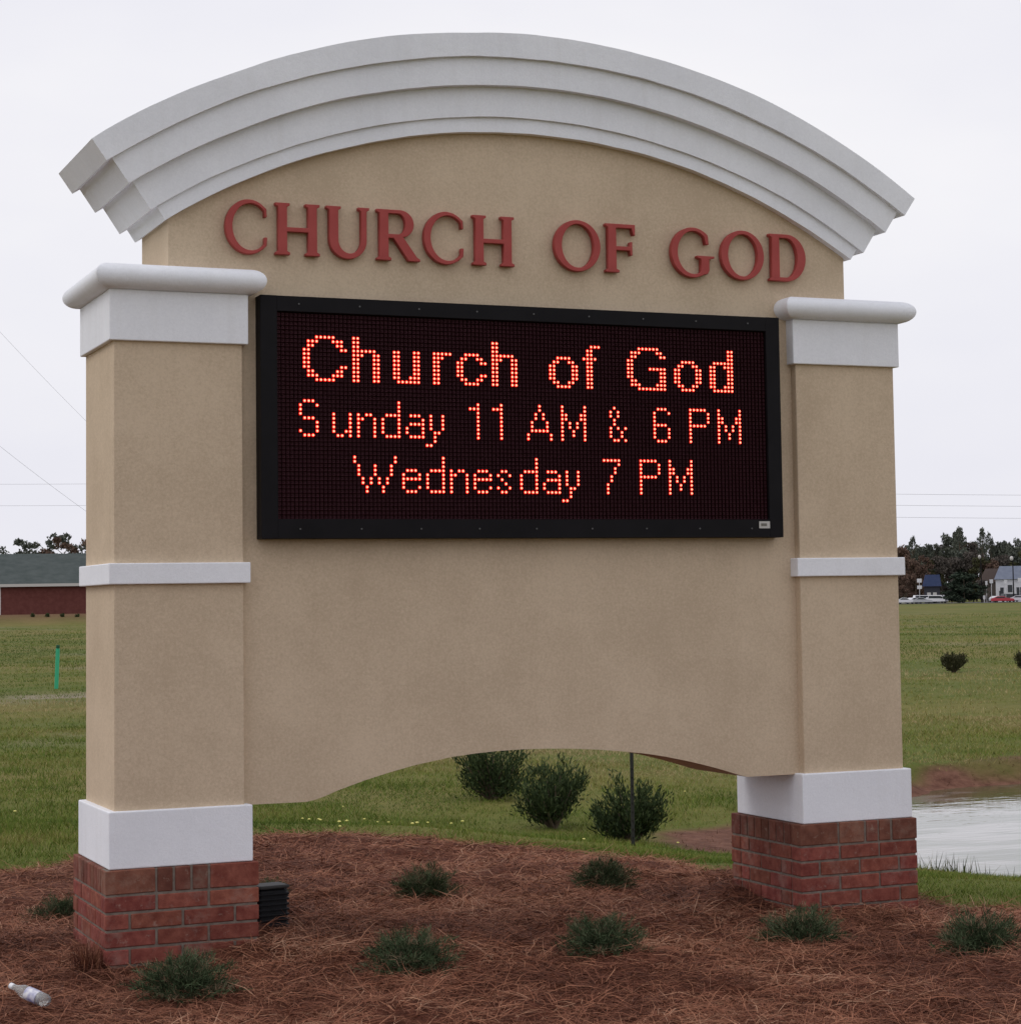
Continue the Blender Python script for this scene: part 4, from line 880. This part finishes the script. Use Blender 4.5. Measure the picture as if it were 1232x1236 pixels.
# small blue roofed shed
BLUE = mat('blue_metal_roof', (.035, .055, .13), .6, .3, var=(.05, .07, .15), vscale=1.5); DKW = mat('dark_siding', (.05, .05, .06), .8, .2)
x, y = polar(1120.5, 525); sh_ = empty('blue_shed', (x, y, gz(x, y)), face_cam(1120), 'small open shed with a dark blue roof behind the white vans', 'shed')
bm = bmesh.new(); prism(bm, [(-2.1, 4.1), (2.1, 4.1), (2.3, 4.0), (1.9, 6.9), (-1.6, 6.9), (-2.4, 4.0)], -1.5, 1.5); link('roof', bm_mesh('roof', bm, BLUE), sh_)
bm = bmesh.new(); box(bm, -1.9, 1.9, -.9, 1.3, 0, 4.05); link('wall', bm_mesh('wall', bm, DKW), sh_)
for s in (-1.2, .2): bm = bmesh.new(); box(bm, s, s+.9, -.96, -.905, 1.4, 2.6); link('window', bm_mesh('window', bm, TRIM), sh_)
# long grey roofed building on the right
x, y = polar(1232, 535); lb = empty('grey_roof_building', (x, y, gz(x, y)), face_cam(1232), 'long white walled building with a blue grey roof at the right photo edge', 'building')
GR = mat('blue_grey_roof', (.13, .15, .20), .7, .2, var=(.17, .19, .24), vscale=.8); WW = mat('white_siding', (.55, .55, .58), .8, .2, var=(.66, .66, .69), vscale=1)
bm = bmesh.new(); box(bm, -7, 16, 0, 8, 0, 5.6); link('wall', bm_mesh('wall', bm, WW), lb)
bm = bmesh.new(); v = [bm.verts.new(c) for c in ((-7.4, -.5, 5.6), (16.4, -.5, 5.6), (16.4, 8.5, 5.6), (-7.4, 8.5, 5.6), (-6.0, 4, 8.9), (16, 4, 8.9))]
for f in ((0, 1, 5, 4), (2, 3, 4, 5), (1, 2, 5), (3, 0, 4), (3, 2, 1, 0)): bm.faces.new([v[i] for i in f])
link('roof', bm_mesh('roof', bm, GR), lb)
for k in range(7): bm = bmesh.new(); xx = -6.2+k*2.1; box(bm, xx, xx+1.1, -.06, .02, 1.2+(k % 2)*1.2, 3.6+(k % 2)*.6); link('window', bm_mesh('window', bm, GLASS), lb)
x, y = polar(1196, 545); lb2 = empty('brown_roof_building', (x, y, gz(x, y)), face_cam(1196), 'low building with a dull brown roof left of the blue grey roof', 'building')
bm = bmesh.new(); box(bm, -3.5, 2.5, 0, 6, 0, 5.0); link('wall', bm_mesh('wall', bm, mat('brown_siding', (.12, .10, .09), .9, .1)), lb2)
bm = bmesh.new(); prism(bm, [(-4, 5.0), (3, 5.0), (3, 8.4), (-2.2, 8.4)], -.4, 6.4); link('roof', bm_mesh('roof', bm, mat('brown_roof', (.13, .10, .09), .9, .1)), lb2)
# lamp posts
def lamp(px, D, H, lab, hr):
    x, y = polar(px, D); r_ = empty('lamp_post', (x, y, gz(x, y)), face_cam(px), lab, 'lamp post', 'lamp posts by the far parking lot')
    bm = bmesh.new(); cyl(bm, (0, 0, 0), (0, 0, H), .16, .11, 8); link('pole', bm_mesh('pole', bm, FRAME), r_)
    bm = bmesh.new(); bmesh.ops.create_icosphere(bm, subdivisions=2, radius=1, matrix=Matrix.Translation((-.25, 0, H+.25)) @ Matrix.Diagonal((hr, hr, hr*1.35, 1))); link('lamp_head', bm_mesh('lamp_head', bm, TRIM, True), r_)
lamp(1218.5, 500, 9.8, 'black lamp post with a white head in front of the blue grey roof', .42); lamp(1180, 505, 10.4, 'lamp post with a small white head above the round evergreen', .36)
# white sign boards and flag poles between cars
POLEW = mat('white_post', (.65, .65, .66), .6, .3)
for k, (px, D, h, w, lab) in enumerate([(1105.5, 505, 5.9, 1.1, 'two panel white board on a post left of the blue shed'), (1183, 498, 1.7, .5, 'short pale board right of the round evergreen'), (1186, 505, 5.0, .5, 'thin white banner post right of the evergreen'), (1192, 508, 5.4, .8, 'taller white banner above the red car bonnet'), (1200, 507, 3.6, .9, 'white board behind the red car'), (1209, 505, 5.2, .7, 'white banner left of the lamp post'), (1226, 507, 5.6, .8, 'white banner right of the lamp post')]):
    x, y = polar(px, D); r_ = empty('banner_post', (x, y, gz(x, y)), face_cam(px), lab, 'banner', 'white banners and boards along the far parking lot')
    bm = bmesh.new(); cyl(bm, (0, 0, 0), (0, 0, h), .07, n=6); link('post', bm_mesh('post', bm, POLEW), r_)
    bm = bmesh.new(); box(bm, -w/2, w/2, -.05, .05, h-.9, h); link('board', bm_mesh('board', bm, POLEW), r_)
    if k == 0: bm = bmesh.new(); box(bm, -w/2, w/2, -.05, .05, h-2.4, h-1.6); link('board', bm_mesh('board', bm, POLEW), r_)

# ------------------------------------------------------------------ power lines
def at(px, py, D):
    d = cf_+cr_*((px-725.4)/2573.9)-cu_*((py-555.7)/2573.9); return CAM+d*D
WIRE = mat('wire', (.16, .16, .17), .6, .3)
def pole(P, top, lab):
    z = gz(P.x, P.y); r_ = empty('utility_pole', (P.x, P.y, z), 0, lab, 'utility pole', 'wooden utility poles carrying the power lines')
    bm = bmesh.new(); cyl(bm, (0, 0, -.5), (0, 0, top-z+.3), .16, .11, 8); link('pole_shaft', bm_mesh('pole_shaft', bm, BARK), r_)
    bm = bmesh.new(); box(bm, -1.1, 1.1, -.06, .06, top-z-.25, top-z-.12); link('crossarm', bm_mesh('crossarm', bm, BARK), r_)
def wire(A_, B_, sag, rad, lab):
    bm = bmesh.new(); N = 26; pr = None; C0_ = (A_+B_)/2
    for k in range(N+1):
        t = k/N; P = A_.lerp(B_, t)-C0_; P.z -= sag*4*t*(1-t); cur = [bm.verts.new(P+Vector((0, rad*math.cos(a), rad*math.sin(a)))) for a in (0, 2.09, 4.19)]
        if pr:
            for j in range(3): bm.faces.new((pr[j], pr[(j+1) % 3], cur[(j+1) % 3], cur[j]))
        pr = cur
    tag(link('power_line', bm_mesh('power_line', bm, WIRE), None, C0_), lab, 'power line', 'power lines crossing the sky')
D0 = 150
pa = at(-60, 584.5, D0); pm_ = at(560, 600, D0); pb = at(1330, 598, D0)
for nm, P, t in (('left', pa, pa.z), ('middle', pm_, pm_.z), ('right', pb, pb.z)):
    pole(P, t, {'left': 'wooden utility pole beyond the left photo edge', 'middle': 'wooden utility pole hidden behind the sign', 'right': 'wooden utility pole beyond the right photo edge'}[nm])
for dy, nm in ((0, 'upper'), (26, 'lower')):
    wire(at(-60, 584.5+dy, D0), at(560, 578+dy, D0), .1, .008, nm+' level power line left of the sign')
for dy, nm in ((0, 'top'), (13.5, 'middle'), (28, 'bottom')):
    wire(at(560, 586+dy, D0), at(1330, 598+dy, D0), .15, .009, nm+' one of the three level power lines right of the sign')
e0 = at(330, 700, 90); 
pq = at(-120, 268, 62); pole(pq, pq.z, 'nearer wooden utility pole beyond the left photo edge')
wire(at(-120, 268, 62), at(330, 700, 120), .9, .006, 'steep upper power line slanting down behind the left pillar')
wire(at(-120, 440, 62), at(330, 745, 120), .9, .006, 'steep lower power line slanting down behind the left pillar')
